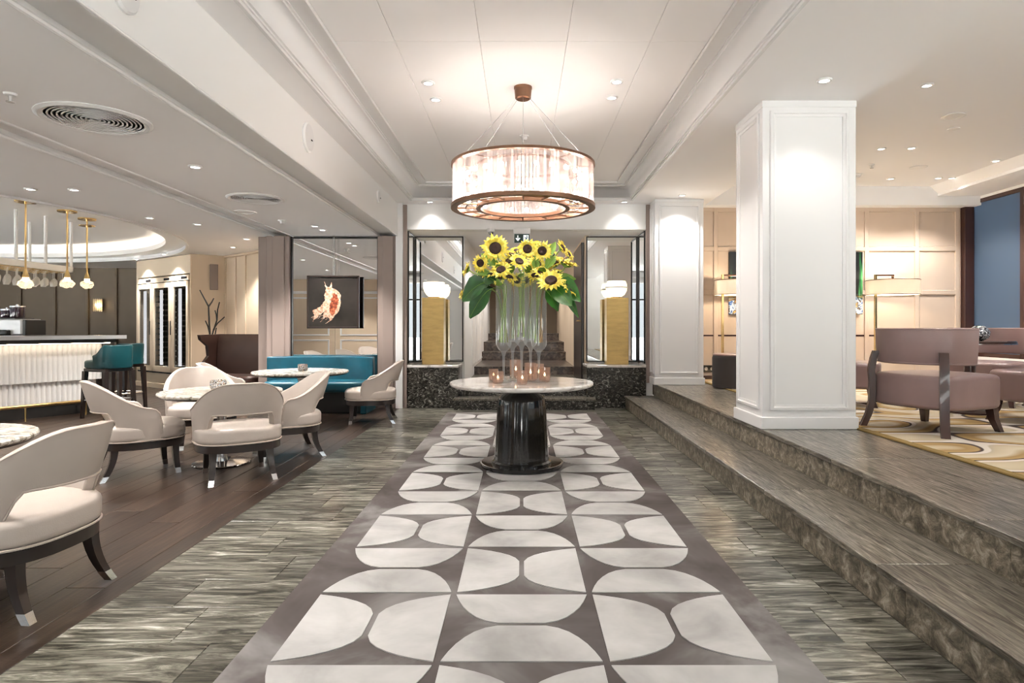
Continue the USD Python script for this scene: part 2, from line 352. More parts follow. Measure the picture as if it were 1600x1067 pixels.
abstract = usdkit.material(stage, '/World/Looks/abstract_canvas', {
    'g': ('geometry', {}), 'mp': ('mapping', {'scale': (9, 1, .7)}), 'n': ('noise_texture', {'scale': 1.0, 'detail': 4.0}),
    'r': ('rgb_ramp', {'ramp': [(0, (.008, .008, .01)), (.52, (.008, .009, .01)), (.58, (.02, .12, .04)), (.63, (.10, .42, .14)), (.67, (.02, .10, .05)), (.74, (.012, .015, .02))]}),
    'mp2': ('mapping', {'scale': (6, 1, 7)}), 'n2': ('noise_texture', {'scale': 1.0, 'detail': 4.0, 'distortion': 1.5}),
    'r2': ('rgb_ramp', {'ramp': [(0, (.01, .03, .12)), (.4, (.03, .10, .30)), (.47, (.6, .68, .75)), (.54, (.02, .03, .06)), (.62, (.55, .30, .06)), (.7, (.7, .65, .5))]}),
    'sx': ('separate_xyz', {}), 'mz': ('map_range', {'from_min': 1.72, 'from_max': 1.62, 'to_min': 0.0, 'to_max': 1.0, 'clamp': True}),
    'm': ('mix_color', {}), 'p': ('principled_bsdf', {'roughness': .3})},
    [('g.position', 'mp.vector'), ('mp.vector', 'n.vector'), ('n.fac', 'r.fac'), ('g.position', 'mp2.vector'), ('mp2.vector', 'n2.vector'), ('n2.fac', 'r2.fac'), ('g.position', 'sx.vector'), ('sx.z', 'mz.value'), ('mz.result', 'm.fac'), ('r.color', 'm.a'), ('r2.color', 'm.b'), ('m.result', 'p.base_color')], surface='p.BSDF')

# ================================================================== STRUCTURE
YB = 9.34                 # front of the stone plinths
H1, H2 = 0.185, 0.375     # the two steps
X1, X2 = 1.535, 1.955     # risers
XW = -1.80                # edge of the wood floor
S = 'structure'
# ---- stone floor
fl = thing('floor', 'streaked grey green stone tile floor of the central hall', 'floor', kind=S)
obj(fl, 'screed', bx(-1.80, -3.6, -.12, 1.7, YB + .7, -.004), grout, smooth=False)
obj(fl, 'entrance_slab', bx(-1.80, -3.6, -.004, 1.535, 1.5, 0), stone, smooth=False)
y = 1.5; row = 0
while y < YB - .01:
    y1 = min(y + .30, YB)
    spans = [(-1.80, -0.98), (0.98, X1)] if y1 < 8.75 else [(-1.80, X1)]
    for a, b in spans:
        x = a; ln = [.46, .30, .62][row % 3] if b < 0 else [.25, .40, .33][row % 3]
        while x < b - .01:
            e = min(x + ln, b)
            if b - e < .12: e = b
            obj(fl, 'tile', cb(x + .0012, y + .0012, -.02, e - .0012, y1 - .0012, 0, .0012), stone, smooth=False)
            x = e; ln = rnd.choice([.45, .55, .62])
    y = y1; row += 1
# ---- wood floor
fw = thing('floor', 'dark smoked oak plank floor of the lounge and bar', 'floor', kind=S)
obj(fw, 'subfloor', bx(-15, -3.6, -.12, XW, 15, -.004), wood, smooth=False)
obj(fw, 'plank', cb(XW - .115, 1.6, -.02, XW - .001, 9.6, 0, .0015), wood, smooth=False)
xx = XW - .116; col = 0
while xx > -7.4:
    yy = 1.2 - (col * .73) % 1.7
    while yy < 12.5:
        x0 = xx - .185
        if yy + 1.7 > max(1.7, -(xx) * FPX / (VX + 25)):
            obj(fw, 'plank', cb(x0 + .001, yy + .001, -.02, xx - .001, yy + 1.699, 0, .0018), wood, smooth=False)
        yy += 1.7
    xx -= .185; col += 1
# ---- two stone steps up to the raised room
def steps(label, xr, z0, z1, xe, tlen):
    t = thing('step', label, 'step', kind=S)
    obj(t, 'core', bx(xr + .02, -3.6, z0 - (.0 if z0 else .1), xe, YB if z0 == 0 else 9.9, z1 - .034), grout, smooth=False)
    y = 1.60
    while y < YB - .05:
        e = min(y + .92, YB)
        obj(t, 'riser_slab', cb(xr, y + .001, z0, xr + .02, e - .001, z1 - .034, .001), riser, smooth=False); y = e
    y = 1.45
    while y < YB - .05:
        e = min(y + tlen, YB)
        obj(t, 'tread_slab', cb(xr - .018, y + .001, z1 - .032, xe, e - .001, z1, .004), tread, smooth=False); y = e
    obj(t, 'entrance_tread', bx(xr - .018, -3.6, z1 - .032, xe, 1.45, z1), tread, smooth=False)
    obj(t, 'entrance_riser', bx(xr, -3.6, z0, xr + .02, 1.60, z1 - .034), riser, smooth=False)
    return t
steps('lower streaked stone step running along the right side', X1, 0, H1, X2 + .02, 1.25)
pf = steps('upper stone step and landing carrying the white columns', X2, H1, H2, 2.69, 1.25)
frr = thing('floor', 'raised floor under the carpet of the right-hand room', 'floor', kind=S)
obj(frr, 'slab', bx(2.69, -3.6, H1, 7.3, 9.9, H2 - .002), tread, smooth=False)
# ---- carpet of the raised room
cp = thing('carpet', 'gold and beige loop-patterned carpet in the raised room', 'carpet')
obj(cp, 'pile_field', bx(2.76, -3.5, H2 - .002, 6.95, 9.82, H2 + .012), loop_rug, smooth=False)
obj(cp, 'edge_band', cb(2.70, -3.5, H2 - .002, 2.76, 9.82, H2 + .012, .004), carpet_edge, smooth=False, label='plain gold edge band')
# ---- the runner
rg = thing('rug', 'long grey runner with pale half-moon pattern down the hall', 'rug')
RX, RY0, RY1 = 1.037, .2, 8.80
obj(rg, 'ground_weave', cb(-RX, RY0, 0, RX, RY1, .010, .004), rugd, smooth=False)
PX, CW, RP = 0.905, 1.81 / 3, .585
def half_moon(w, h):
    "flat-sided shape: full straight edge of length w on y = 0, bulging to height h with a short flat nose"
    half = [(1, 0), (.975, .10), (.93, .26), (.855, .46), (.755, .65), (.64, .81), (.50, .93), (.33, 1.0)]
    out = [(w / 2 * a, h * b) for a, b in half]
    return Polygon(out + [(-x, y) for x, y in out[::-1]]).buffer(0)
g = .013
rows = list(range(-2, 11))
for r in rows:
    yb = 2.226 + RP * r
    for c in range(3):
        xa = -PX + CW * c
        x0, x1, ya, yc = xa + g, xa + CW - g, yb + g, yb + RP - g
        w, h = x1 - x0, yc - ya
        for side in (0, 1):
            if (c + r) % 2 == 0:      # pair side by side
                m = prism(half_moon(h, w / 2 - .012), 0, .006)
                m = mv(m, x0, (ya + yc) / 2, .008, rz=-90) if side == 0 else mv(m, x1, (ya + yc) / 2, .008, rz=90)
            else:
                m = prism(half_moon(w, h / 2 - .012), 0, .006)
                m = mv(m, (x0 + x1) / 2, ya, .008) if side == 0 else mv(m, (x0 + x1) / 2, yc, .008, rz=180)
            obj(rg, 'half_moon', m, rugl, smooth=False)

# ---- ceilings
tray = thing('ceiling', 'white recessed tray ceiling above the central hall', 'ceiling', kind=S)
TX, TY0, TY1 = 1.59, -3.3, 9.10
prof = [(-.02, ZS + .001), (-.02, ZS - .006), (.006, ZS - .006), (.006, ZS + .014), (.016, ZS + .016), (.016, ZS + .030), (.030, ZS + .034)]
for k in range(9):
    a = k / 8 * PI / 2
    prof.append((.030 + .085 * (1 - math.cos(a)), ZS + .034 + .148 * math.sin(a)))
prof += [(.118, ZS + .196), (.132, ZS + .198), (.132, ZT - .012), (.225, ZT - .012), (.228, ZT - .024), (.246, ZT - .024), (.250, ZT)]
P = [[(-TX + d, TY0 + d, z), (TX - d, TY0 + d, z), (TX - d, TY1 - d, z), (-TX + d, TY1 - d, z)] for d, z in prof]
obj(tray, 'crown_moulding', grid(P, closed_v=True), lacq, smooth=25)
xs = [-1.34, -.91, -.30, .325, .925, 1.34]; ys = [-3.05, -1.0, 1.2, 4.52, 8.85]
for j in range(len(ys) - 1):
    for i in range(len(xs) - 1):
        obj(tray, 'panel', cb(xs[i] + .0012, ys[j] + .0012, ZT, xs[i + 1] - .0012, ys[j + 1] - .0012, ZT + .03, .002), ceilw, smooth=False)
obj(tray, 'backing', bx(-2.0, -3.6, ZT + .031, 2.8, 9.4, ZT + .08), ceilw, smooth=False)
so = thing('ceiling', 'flat white soffit surrounding the tray ceiling', 'ceiling', kind=S)
ring = sbox(-1.83, -3.6, 2.72, 9.36).difference(sbox(-TX, TY0, TX, TY1))
obj(so, 'board', prism(ring, ZS, ZT + .03), ceilw, smooth=False)
# beam and lounge ceiling
bm = thing('beam', 'white downstand beam between central hall and lounge', 'beam', kind=S)
obj(bm, 'casing', cat(bx(-1.87, -3.6, ZL, -1.83, 9.5, ZT), bx(-2.139, -3.6, ZL + .05, -1.87, 9.5, ZT)), white, smooth=False)
obj(bm, 'edge_bead', cat(tube([(-1.838, -3.6, ZL), (-1.838, YB, ZL)], .010, 8), tube([(-2.135, -3.6, ZL + .004), (-2.135, YB, ZL + .004)], .016, 8)), lacq)
lc = thing('ceiling', 'low white lounge ceiling with round lit recess over the bar', 'ceiling', kind=S)
RC, RR = (-9.83, 8.2), 4.83
circ = Point(*RC).buffer(RR, 64)
obj(lc, 'board', prism(sbox(-3.41, -3.6, -2.14, 9.5), ZL, ZL + .08), ceilw, smooth=False)
obj(lc, 'board', prism(sbox(-15, -3.6, -3.68, 15).difference(circ), ZL, ZL + .08), ceilw, smooth=False)
obj(lc, 'board', prism(sbox(-3.68, 9.7, -3.2, 15), ZL, ZL + .08), ceilw, smooth=False)
obj(lc, 'groove_back', bx(-3.68, -3.6, ZL + .05, -3.41, 9.7, ZL + .08), ceilw, smooth=False)
for gx in (-3.41, -3.68):
    obj(lc, 'bead_moulding', tube([(gx, -3.6, ZL + .002), (gx, 9.6, ZL + .002)], .016, 8), lacq)
def ring_mesh(r0, r1, z0, z1, n=96):
    pr = [(r0, z0), (r1, z0), (r1, z1), (r0, z1)]
    P = [[(RC[0] + r * math.cos(2 * PI * k / n), RC[1] + r * math.sin(2 * PI * k / n), z) for k in range(n)] for r, z in pr]
    return fixn(grid(P, closed_u=True, closed_v=True))
obj(lc, 'recess_wall', ring_mesh(RR, RR + .05, ZL + .02, 2.9), white)
obj(lc, 'recess_ceiling', prism(Point(*RC).buffer(RR + .04, 48), 2.85, 2.9), ceilw, smooth=False)
obj(lc, 'cove_ledge', cat(ring_mesh(RR - .30, RR, ZL + .055, ZL + .085), ring_mesh(RR - .30, RR - .275, ZL + .085, ZL + .135), ring_mesh(RR - .012, RR + .03, ZL - .022, ZL + .02)), lacq)
n = 96
obj(lc, 'cove_light_strip', cat(ring_mesh(RR - .24, RR - .20, ZL + .086, ZL + .096)), led_e, label='warm light strip hidden on the cove ledge')
obj(lc, 'upper_slab', bx(-15, -3.6, 3.02, -1.85, 15, 3.1), ceilw, smooth=False)
# right room ceiling
rc = thing('ceiling', 'white ceiling of the raised room beyond the columns', 'ceiling', kind=S)
obj(rc, 'board', bx(2.72, -3.6, ZR, 7.3, 10, ZR + .06), ceilw, smooth=False)
obj(rc, 'soffit_side', bx(2.7205, -3.6, ZS + .0005, 2.75, 9.62, ZR), ceilw, smooth=False)
obj(rc, 'rear_bulkhead', bx(2.62, 9.62, 3.06, 7.3, 9.9, ZR), ceilw, smooth=False)
obj(rc, 'window_bulkhead', cat(bx(6.35, -3.6, 3.20, 7.3, 9.62, ZR), prism_xz(Polygon([(6.35, 3.24), (6.23, ZR), (6.36, ZR)]), -3.6, 9.62)), ceilw, smooth=False)

# ---- columns
def column(label, x0, x1, y0, y1, z0, z1, side=True):
    t = thing('column', label, 'column', kind=S)
    obj(t, 'shaft', cb(x0, y0, z0, x1, y1, z1, .003), lacq, smooth=False)
    w, d = .048, .018
    inset = .062
    obj(t, 'panel_moulding', frame_y(x0 + inset, x1 - inset, z0 + .155, z1 - .085, y0, w, d), lacq)
    L = y1 - y0
    m = frame_y(inset, L - inset, z0 + .155, z1 - .085, 0, w, d)
    obj(t, 'panel_moulding', mv(m, x0, y1, 0, rz=-90), lacq)
    obj(t, 'panel_moulding', mv(m, x1, y0, 0, rz=90), lacq)
    obj(t, 'panel_moulding', mv(frame_y(inset, x1 - x0 - inset, z0 + .155, z1 - .085, 0, w, d), x1, y1, 0, rz=180), lacq)
    o = .017
    obj(t, 'plinth', cat(cb(x0 - o, y0 - o, z0, x1 + o, y1 + o, z0 + .10, .006)), lacq, smooth=False)
    obj(t, 'head', cb(x0 - .004, y0 - .004, z1 - .055, x1 + .004, y1 + .004, z1, .003), lacq, smooth=False)
    return t
column('large white panelled square column on the upper step', 1.945, 2.70, 5.09, 5.72, H2, ZS)
column('small far white panelled column beside the right mirror niche', 1.905, 2.60, 9.01, 9.36, H2, ZS)

# ---- far wall with the two mirror niches and the passage
YM, ZN = 9.97, 2.647
NL, NR, PL, PR = -1.70, 1.845, -0.90, 1.00
wf = thing('wall_rear', 'white far wall with bulkhead above the mirror niches', 'wall', kind=S)
obj(wf, 'bulkhead', cb(NL - .13, 9.36, ZN, NR + .06, 9.60, ZS + .03, .004), white, smooth=False)
obj(wf, 'niche_ceiling', bx(NL - .1, 9.60, ZN, PL - .061, YM + .12, ZN + .05), white, smooth=False)
obj(wf, 'niche_ceiling', bx(PR + .061, 9.60, ZN, NR + .1, YM + .12, ZN + .05), white, smooth=False)
obj(wf, 'side_wall', bx(NL - .15, 9.36, 0, NL - .001, YM + .1, ZN), white, smooth=False)
obj(wf, 'side_wall', bx(NR + .001, 9.36, 0, NR + .10, YM + .1, ZN), white, smooth=False)
obj(wf, 'rear_panel', bx(NL - .1, YM + .002, 0, PL - .061, YM + .12, ZN), white, smooth=False)
obj(wf, 'rear_panel', bx(PR + .061, YM + .002, 0, NR + .1, YM + .12, ZN), white, smooth=False)
obj(wf, 'white_jamb', cb(-1.86, 9.30, 0, NL - .055, 9.40, ZS, .003), lacq, smooth=False)
tr = thing('trim', 'narrow taupe edge strip left of the left mirror niche', 'trim', kind=S)
obj(tr, 'strip', cb(NL - .055, 9.32, 0, NL + .002, 9.38, ZS - .02, .003), taupe, smooth=False)
tr = thing('trim', 'narrow taupe edge strip right of the right mirror niche', 'trim', kind=S)
obj(tr, 'strip', cb(NR - .002, 9.32, H2, NR + .055, 9.38, ZS - .02, .003), taupe, smooth=False)
# plinths
for a, b, lab in ((NL, -.94, 'left black and white marble plinth under the left mirror'), (.967, NR, 'right black and white marble plinth under the right mirror')):
    t = thing('plinth', lab, 'plinth', kind=S)
    obj(t, 'block', bx(a, YB, 0, b, YM, .600), breccia, smooth=False)
    obj(t, 'ledge', cb(a, YB - .008, .600, b + (.004 if b < 0 else 0), YM, .635, .004), brownstone if False else marble, smooth=False)
# mirrors of the niches
def niche_mirror(lab, a, b, side):
    t = thing('mirror', lab, 'mirror')
    z0, z1 = .655, ZN - .015
    obj(t, 'glass', bx(a, YM - .012, z0, b, YM - .002, z1), mirror, smooth=False)
    fr = [cb(a, YM - .03, z0, a + .018, YM - .003, z1), cb(b - .018, YM - .03, z0, b, YM - .003, z1), cb(a, YM - .03, z1 - .018, b, YM - .003, z1), cb(a, YM - .03, z0, b, YM - .003, z0 + .014)]
    obj(t, 'frame', cat(fr), blackm, smooth=False, label='thin black frame')
niche_mirror('black-framed mirror at the back of the left niche', NL + .02, PL - .02, -1)
niche_mirror('black-framed mirror at the back of the right niche', PR + .02, NR - .02, 1)
def side_mirror(lab, x, s):
    t = thing('mirror', lab, 'mirror')
    z0, z1 = .655, ZN - .015
    xa, xb = sorted((x, x + s * .010)); fa, fb = sorted((x, x + s * .022))
    obj(t, 'glass', bx(xa, 9.40, z0, xb, YM - .035, z1), mirror, smooth=False)
    obj(t, 'frame', cat(cb(fa, 9.39, z0, fb, 9.405, z1), cb(fa, 9.39, z1 - .018, fb, YM - .035, z1), cb(fa, YM - .052, z0, fb, YM - .035, z1)), blackm, smooth=False, label='thin black frame')
side_mirror('narrow mirror on the left side wall of the left niche', NL + .001, 1)
side_mirror('narrow mirror on the right side wall of the right niche', NR - .001, -1)
# stairs in the passage
def stair(lab, x0, x1, y0, y1, z0, z1, m=brownstone):
    t = thing('stair', lab, 'stair', kind=S)
    obj(t, 'riser', bx(x0, y0, z0, x1, y1, z1 - .03), m, smooth=False)
    obj(t, 'tread', cb(x0 - .012, y0 - .018, z1 - .03, x1 + .012, y1, z1, .004), m if m is not breccia else tread, smooth=False)
stair('first marble step in front of the passage', -.98, 1.06, 9.13, 9.48, 0, .165, breccia)
stair('second marble step between the two plinths', -.94, .965, 9.48, 12.0, 0, .30, breccia)
stair('third dark stone step deep in the passage', PL, PR, 12.0, 14.3, .0, .45)
stair('fourth dark stone step deep in the passage', PL, PR, 14.3, 14.9, .0, .64)
stair('fifth dark stone step deep in the passage', PL, PR, 14.9, 17.0, .0, .85)
stair('sixth dark stone step at the passage end', PL, PR, 17.0, 18.0, .0, 1.03)
pw = thing('wall_passage', 'passage walls and ceiling behind the sunflowers', 'wall', kind=S)
obj(pw, 'left_wall', bx(PL - .06, YM + .001, 0, PL, 18, ZN - .001), white, smooth=False)
obj(pw, 'right_wall', bx(PR, YM + .001, 0, PR + .06, 18, ZN - .001), beige, smooth=False)
obj(pw, 'end_wall', bx(PL, 17.9, 0, PR, 18, 3.0), brownw, smooth=False)
obj(pw, 'passage_ceiling', bx(PL - .0605, 9.6, ZN, PR + .0605, 18, ZN + .05), ceilw, smooth=False)
for k, yy in enumerate((10.4, 11.6, 12.8)):
    obj(pw, 'wall_panel', mv(frame_y(0, .95, .5, 2.45, 0, .04, .014), PL, yy + 1.0, 0, rz=90), lacq)
d = thing('door', 'dark timber door standing on right side of the passage', 'door', kind=S)
obj(d, 'leaf', cb(PR - .05, 10.06, .30, PR - .005, 11.5, 2.55, .006), darkwood, smooth=False)
obj(d, 'handle', tube([(PR - .05, 10.2, 1.3), (PR - .10, 10.2, 1.3), (PR - .10, 10.32, 1.3)], .01, 8), brass)
for k, y in enumerate((10.6, 13.2, 15.8)):  # unseen downlights, placed to light the passage
    dl = thing('downlight', ['unseen round downlight lighting the mouth of the passage', 'unseen round downlight lighting the mid passage', 'unseen round downlight lighting the passage end'][k], 'downlight', (0, y, ZN))
    obj(dl, 'trim_ring', fixn(lathe([(.036, .004), (.036, -.010), (.050, -.012), (.056, -.004), (.056, .004)], 24)), lacq)
    obj(dl, 'lens', lathe([(0, -.004), (.036, -.006), (.036, .002), (0, .004)], 20), emis_lens)
    spot(0, y, ZN - .05, SPOT * 1.1, cone=80)
# sconces on the passage wall
def sconce(lab, loc, rot):
    t = thing('wall_sconce', lab, 'wall lamp', loc, rot)
    obj(t, 'back_plate', cb(-.07, -.02, -.12, .07, 0, .12, .004), brass, smooth=False)
    for k in range(5):
        obj(t, 'crystal_rod', lathe([(0, -.15), (.016, -.145), (.016, .145), (0, .15)], 8, c=(-.088 + .044 * k, -.075)), crystw)
    obj(t, 'bulb', mv(trimesh.creation.icosphere(2, .04), 0, -.045, 0), filam_e)
sconce('crystal wall sconce on the right passage wall', (PR - .01, 12.4, 1.95), 90 + 180)
# ---- lounge far wall: pilasters and mirror
YL = 9.36
wl = thing('wall_lounge', 'taupe pilastered far wall of the lounge', 'wall', kind=S)
obj(wl, 'wall_core', bx(-3.95, YL + .1, 0, -1.83, YL + .22, ZL), taupe, smooth=False)
def pilaster(x0, x1):
    obj(wl, 'pilaster', cat(cb(x0, YL, 0, x1, YL + .12, ZL, .004)), taupe, smooth=False)
    w = x1 - x0
    obj(wl, 'pilaster_panel', cb(x0 + w * .26, YL - .02, .0, x1 - w * .2, YL + .01, ZL, .006), taupe, smooth=False)
pilaster(-3.79, -3.45); pilaster(-2.137, -1.845)
mr = thing('mirror', 'tall black-framed mirror behind the teal banquette', 'mirror')
for a, b in ((-3.43, -2.795), (-2.791, -2.157)):
    obj(mr, 'pane', bx(a, YL + .085, .30, b, YL + .098, ZL - .03), mirror, smooth=False)
obj(mr, 'frame', cat(cb(-3.45, YL + .05, .28, -3.43, YL + .1, ZL), cb(-2.157, YL + .05, .28, -2.137, YL + .1, ZL), cb(-3.45, YL + .05, ZL - .03, -2.137, YL + .1, ZL - .005)), blackm, smooth=False, label='thin black frame')
# curved beige wall
wc = thing('wall_curved', 'curved beige panelled wall beside the wine cabinet', 'wall', kind=S)
cur = [(-3.55, 9.55), (-3.80, 10.05), (-4.10, 10.52), (-4.41, 10.90), (-4.72, 11.22), (-5.03, 11.5), (-5.33, 11.76), (-5.63, 12.0)]
off = [(x + .35, y + .25) for x, y in cur]
obj(wc, 'wall_face', prism(Polygon(cur + off[::-1]).buffer(0), 0, ZL + .05), beige)
for k in (3, 5, 6, 7):
    x, y = cur[k]; dx, dy = cur[k][0] - cur[k - 1][0], cur[k][1] - cur[k - 1][1]
    obj(wc, 'batten', mv(cb(-.02, -.02, .06, .02, .02, ZL, .004), x, y, 0, rz=math.degrees(math.atan2(dy, dx))), beige, smooth=False)
obj(wc, 'skirting', tube([(x - .012, y - .012, .05) for x, y in cur], .03, 6), beige)
obj(wc, 'cornice', tube([(x - .012, y - .012, ZL - .02) for x, y in cur], .03, 6), beige)
# brown bar wall
wb = thing('wall_bar', 'brown panelled back wall behind the bar', 'wall', kind=S)
obj(wb, 'wall_face', bx(-15, 14.5, 0, -7.6, 14.65, ZL + .3), brownw, smooth=False)
for xq in (84, 135, 180, 30):
    X = (xq - VX) / FPX * 14.45
    obj(wb, 'batten', cb(X - .03, 14.46, 0, X + .03, 14.51, ZL, .006), brownw, smooth=False)
ww = thing('wall_left', 'plain brown left wall of the bar around the added window', 'wall', kind=S)
obj(ww, 'wall_face', cat(bx(-15.1, -3.6, 0, -15, 15, .2), bx(-15.1, -3.6, 2.45, -15, 15, 3.1), bx(-15.1, 10.5, .2, -15, 15, 2.45), bx(-15.1, -3.6, .2, -15, -3, 2.45)), brownw, smooth=False)
w = thing('window_9', 'added long window in the left wall of the bar, lights the lounge', 'window', kind=S)  # added window, placed to light the lounge ceiling
obj(w, 'mullion', cat([cb(-15.08, y - .03, .2, -15.02, y + .03, 2.45) for y in np.linspace(-2.97, 10.47, 10)]), blackm, smooth=False)
obj(w, 'pane', bx(-15.056, -3, .2, -15.05, 10.5, 2.45), pane, smooth=False)
wk = thing('wall_front', 'beige panelled wall behind the viewer, seen in the mirrors', 'wall', kind=S)
obj(wk, 'wall_face', bx(-6.9, .9, 0, -3.9, 1.0, ZL), beige, smooth=False)
for k in range(2):
    obj(wk, 'panel_moulding', mv(frame_y(0, 1.1, .95, 2.05, 0, .05, .02), -4.05 - 1.4 * k, 1.0, 0, rz=180), lacq)
    obj(wk, 'panel_moulding', mv(frame_y(0, 1.1, .12, .85, 0, .05, .02), -4.05 - 1.4 * k, 1.0, 0, rz=180), lacq)
obj(wk, 'rail', cb(-6.9, 1.0, 2.14, -3.9, 1.05, 2.22, .01), lacq, smooth=False)
# ---- right room walls
YW = 9.85
wr = thing('wall_right_room', 'beige gridded panel wall at back of the raised room', 'wall', kind=S)
obj(wr, 'wall_face', bx(2.55, YW, H1, 6.86, YW + .12, 3.10), beigeR, smooth=False)
vx = [2.62, 3.03, 3.815, 4.60, 5.385, 6.17, 6.80]
for v in vx:
    obj(wr, 'stile', cb(v - .035, YW - .022, H2, v + .035, YW + .01, 3.06, .006), beigeR, smooth=False)
for z in (3.03, 2.42, 1.74):
    obj(wr, 'rail', cb(2.56, YW - .020, z - .035, 6.83, YW + .01, z + .035, .006), beigeR, smooth=False)
obj(wr, 'shadow_gap', bx(2.56, YW - .004, 1.055, 6.83, YW + .01, 1.08), mahog, smooth=False)  # dark strip standing in for the shaded gap between panels
obj(wr, 'skirting', cb(2.56, YW - .02, H2, 6.83, YW + .01, H2 + .07, .006), mahog, smooth=False)
wj = thing('trim', 'dark brown window reveal at corner of raised room', 'trim', kind=S)
obj(wj, 'board', cb(6.86, YW - .10, H2, 7.0, YW + .02, 3.2, .004), mahog, smooth=False)
wn = thing('wall_window', 'window wall on right side of raised room', 'wall', kind=S)
obj(wn, 'sill_wall', bx(7.0, -3.6, 0, 7.15, 9.9, .75), white, smooth=False)
obj(wn, 'lintel', bx(7.0, -3.6, 3.16, 7.15, 9.9, ZR), white, smooth=False)
WIN = [(8.83, 9.80, True), (5.3, 8.77, True), (1.7, 5.24, True), (-1.9, 1.64, False), (-3.5, -1.96, False)]  # those nearer the viewer are out of view and light the raised room
for k, (a, b, has_screen) in enumerate(WIN):
    w = thing('window_%d' % (k + 1), ['narrow blue-screened window in the far right corner', 'second blue-screened window of the raised room', 'unseen third blue-screened window of the raised room, softens its daylight', 'unseen clear window behind the viewer, lights the raised room', 'unseen last clear window, lights the raised room near the entrance'][k], 'window', kind=S)
    obj(w, 'frame', cat(cb(7.0, a - .03, .75, 7.08, a + .03, 3.16), cb(7.0, b - .03, .75, 7.08, b + .03, 3.16), cb(7.0, a, .75, 7.08, b, .81), cb(7.0, a, 3.10, 7.08, b, 3.16)), mahog, smooth=False)
    obj(w, 'pane', bx(7.05, a, .78, 7.056, b, 3.12), pane, smooth=False)
    if has_screen:
        obj(w, 'roller_blind', bx(7.015, a + .02, .80, 7.02, b - .02, 3.14), screen_m, smooth=False, label='flat translucent blue screen')  # plain translucent blue sheet on the room side of the pane
# ---- added entrance wall and windows behind the viewer, letting daylight in
YE = -3.6
we = thing('wall_entrance', 'added street facade wall behind the viewer, its openings let daylight in', 'wall', kind=S)
obj(we, 'wall_face', cat(bx(-15, YE - .1, 2.85, 7.3, YE, 3.4), bx(-15, YE - .1, -.1, -14.6, YE, 2.85), bx(-4.7, YE - .1, -.1, -1.5, YE, 2.85), bx(1.5, YE - .1, -.1, 5.9, YE, 2.85), bx(6.9, YE - .1, -.1, 7.3, YE, 2.85)), white, smooth=False)
for k, (a, b, lab) in enumerate(((-1.5, 1.5, 'added entrance glazing behind the viewer, lets daylight into the hall'), (-14.6, -4.7, 'added long shopfront window behind the viewer, lets daylight into the lounge'), (5.9, 6.9, 'added shopfront window behind the viewer, lets daylight into the raised room'))):  # added glazing, placed to bring daylight into the rooms
    w = thing('window_%d' % (6 + k), lab, 'window', kind=S)
    nm = max(2, round((b - a) / 1.2))
    obj(w, 'mullion', cat([cb(x - .03, YE - .08, 0, x + .03, YE - .02, 2.85) for x in np.linspace(a + .03, b - .03, nm + 1)] + [cb(a, YE - .08, 2.2, b, YE - .02, 2.25)]), blackm, smooth=False)
    obj(w, 'pane', bx(a, YE - .056, 0, b, YE - .05, 2.85), pane, smooth=False)
rf = thing('roof', 'added flat slab over the ceilings and outer rear wall, keep the sun out', 'roof', kind=S)  # added slab and wall that keep the sun out of the rooms
obj(rf, 'slab', cat(bx(-15.3, -3.75, 3.42, 7.5, 18.4, 3.52), bx(-15.3, 18.2, -.1, 7.5, 18.4, 3.42)), ceilw, smooth=False)
gr = top('ground', bx(-40, -60, -.3, 60, 40, -.13), mat('bounce_paving', (.80, .79, .77), rough=.8), 'added pale paving outside the windows, bounces daylight onto the ceilings', 'ground', kind=S, smooth=False)  # added pale paving, placed to bounce daylight up to the ceilings

# ================================================================== CEILING FITTINGS
src = None
for dx, dy, dz, f, lab in DOWN:
    p = on_z(dx, dy, dz)
    if src is None:
        src = thing('downlight', lab, 'downlight', p, group=None)
        obj(src, 'trim_ring', fixn(lathe([(.036, .004), (.036, -.010), (.050, -.012), (.056, -.004), (.056, .004)], 24)), lacq)
        obj(src, 'lens', lathe([(0, -.004), (.036, -.006), (.036, .002), (0, .004)], 20), emis_lens)
    else:
        copy(src, lab, p)
for (x, y), lab in zip(NICHE, ('small downlight in soffit just before the left mirror niche', 'small downlight in soffit just before the right mirror niche')):
    copy(src, lab, (x, y, ZS))
for x, y, z in ADDED_DOWN:
    copy(src, 'added round downlight further along the ceiling, lighting the room below', (x, y, z), group='added downlights further along the ceilings')
def grille(lab, p, R):
    t = thing('ceiling_grille', lab, 'air vent', p)
    obj(t, 'outer_ring', fixn(lathe([(R * .86, .0), (R * .86, -.012), (R * .93, -.018), (R, -.006), (R, .0)], 56)), lacq)
    obj(t, 'backing', lathe([(0, -.002), (R * .86, -.002), (R * .86, .004), (0, .004)], 48), mat('vent_shadow', (.05, .045, .042), .8) if 'vent_shadow' not in MATS else MATS['vent_shadow'])  # dark disc: shade behind the louvres put into its colour
    n = 11
    rr = []
    for k in range(n):
        r = R * (.08 + .77 * k / (n - 1)); w = R * .015
        obj(t, 'louvre_ring', fixn(lathe([(r - w, -.003), (r - w, -.007), (r + w, -.009), (r + w, -.003)], 48)), lacq)
grille('large round ceiling grille nearest the viewer over the lounge', on_z(149, 186, ZL), .328)
grille('second round ceiling grille farther along the lounge ceiling', on_z(400, 310, ZL), .29)
t = thing('ceiling_speaker', 'small flat round speaker beside the second grille', 'speaker', on_z(383, 331, ZL))
obj(t, 'rim', fixn(lathe([(.10, 0), (.10, -.008), (.125, -.010), (.13, 0)], 32)), lacq); obj(t, 'mesh_cover', lathe([(0, -.004), (.10, -.004), (.10, 0), (0, 0)], 32), MATS['vent_shadow'] if False else white)
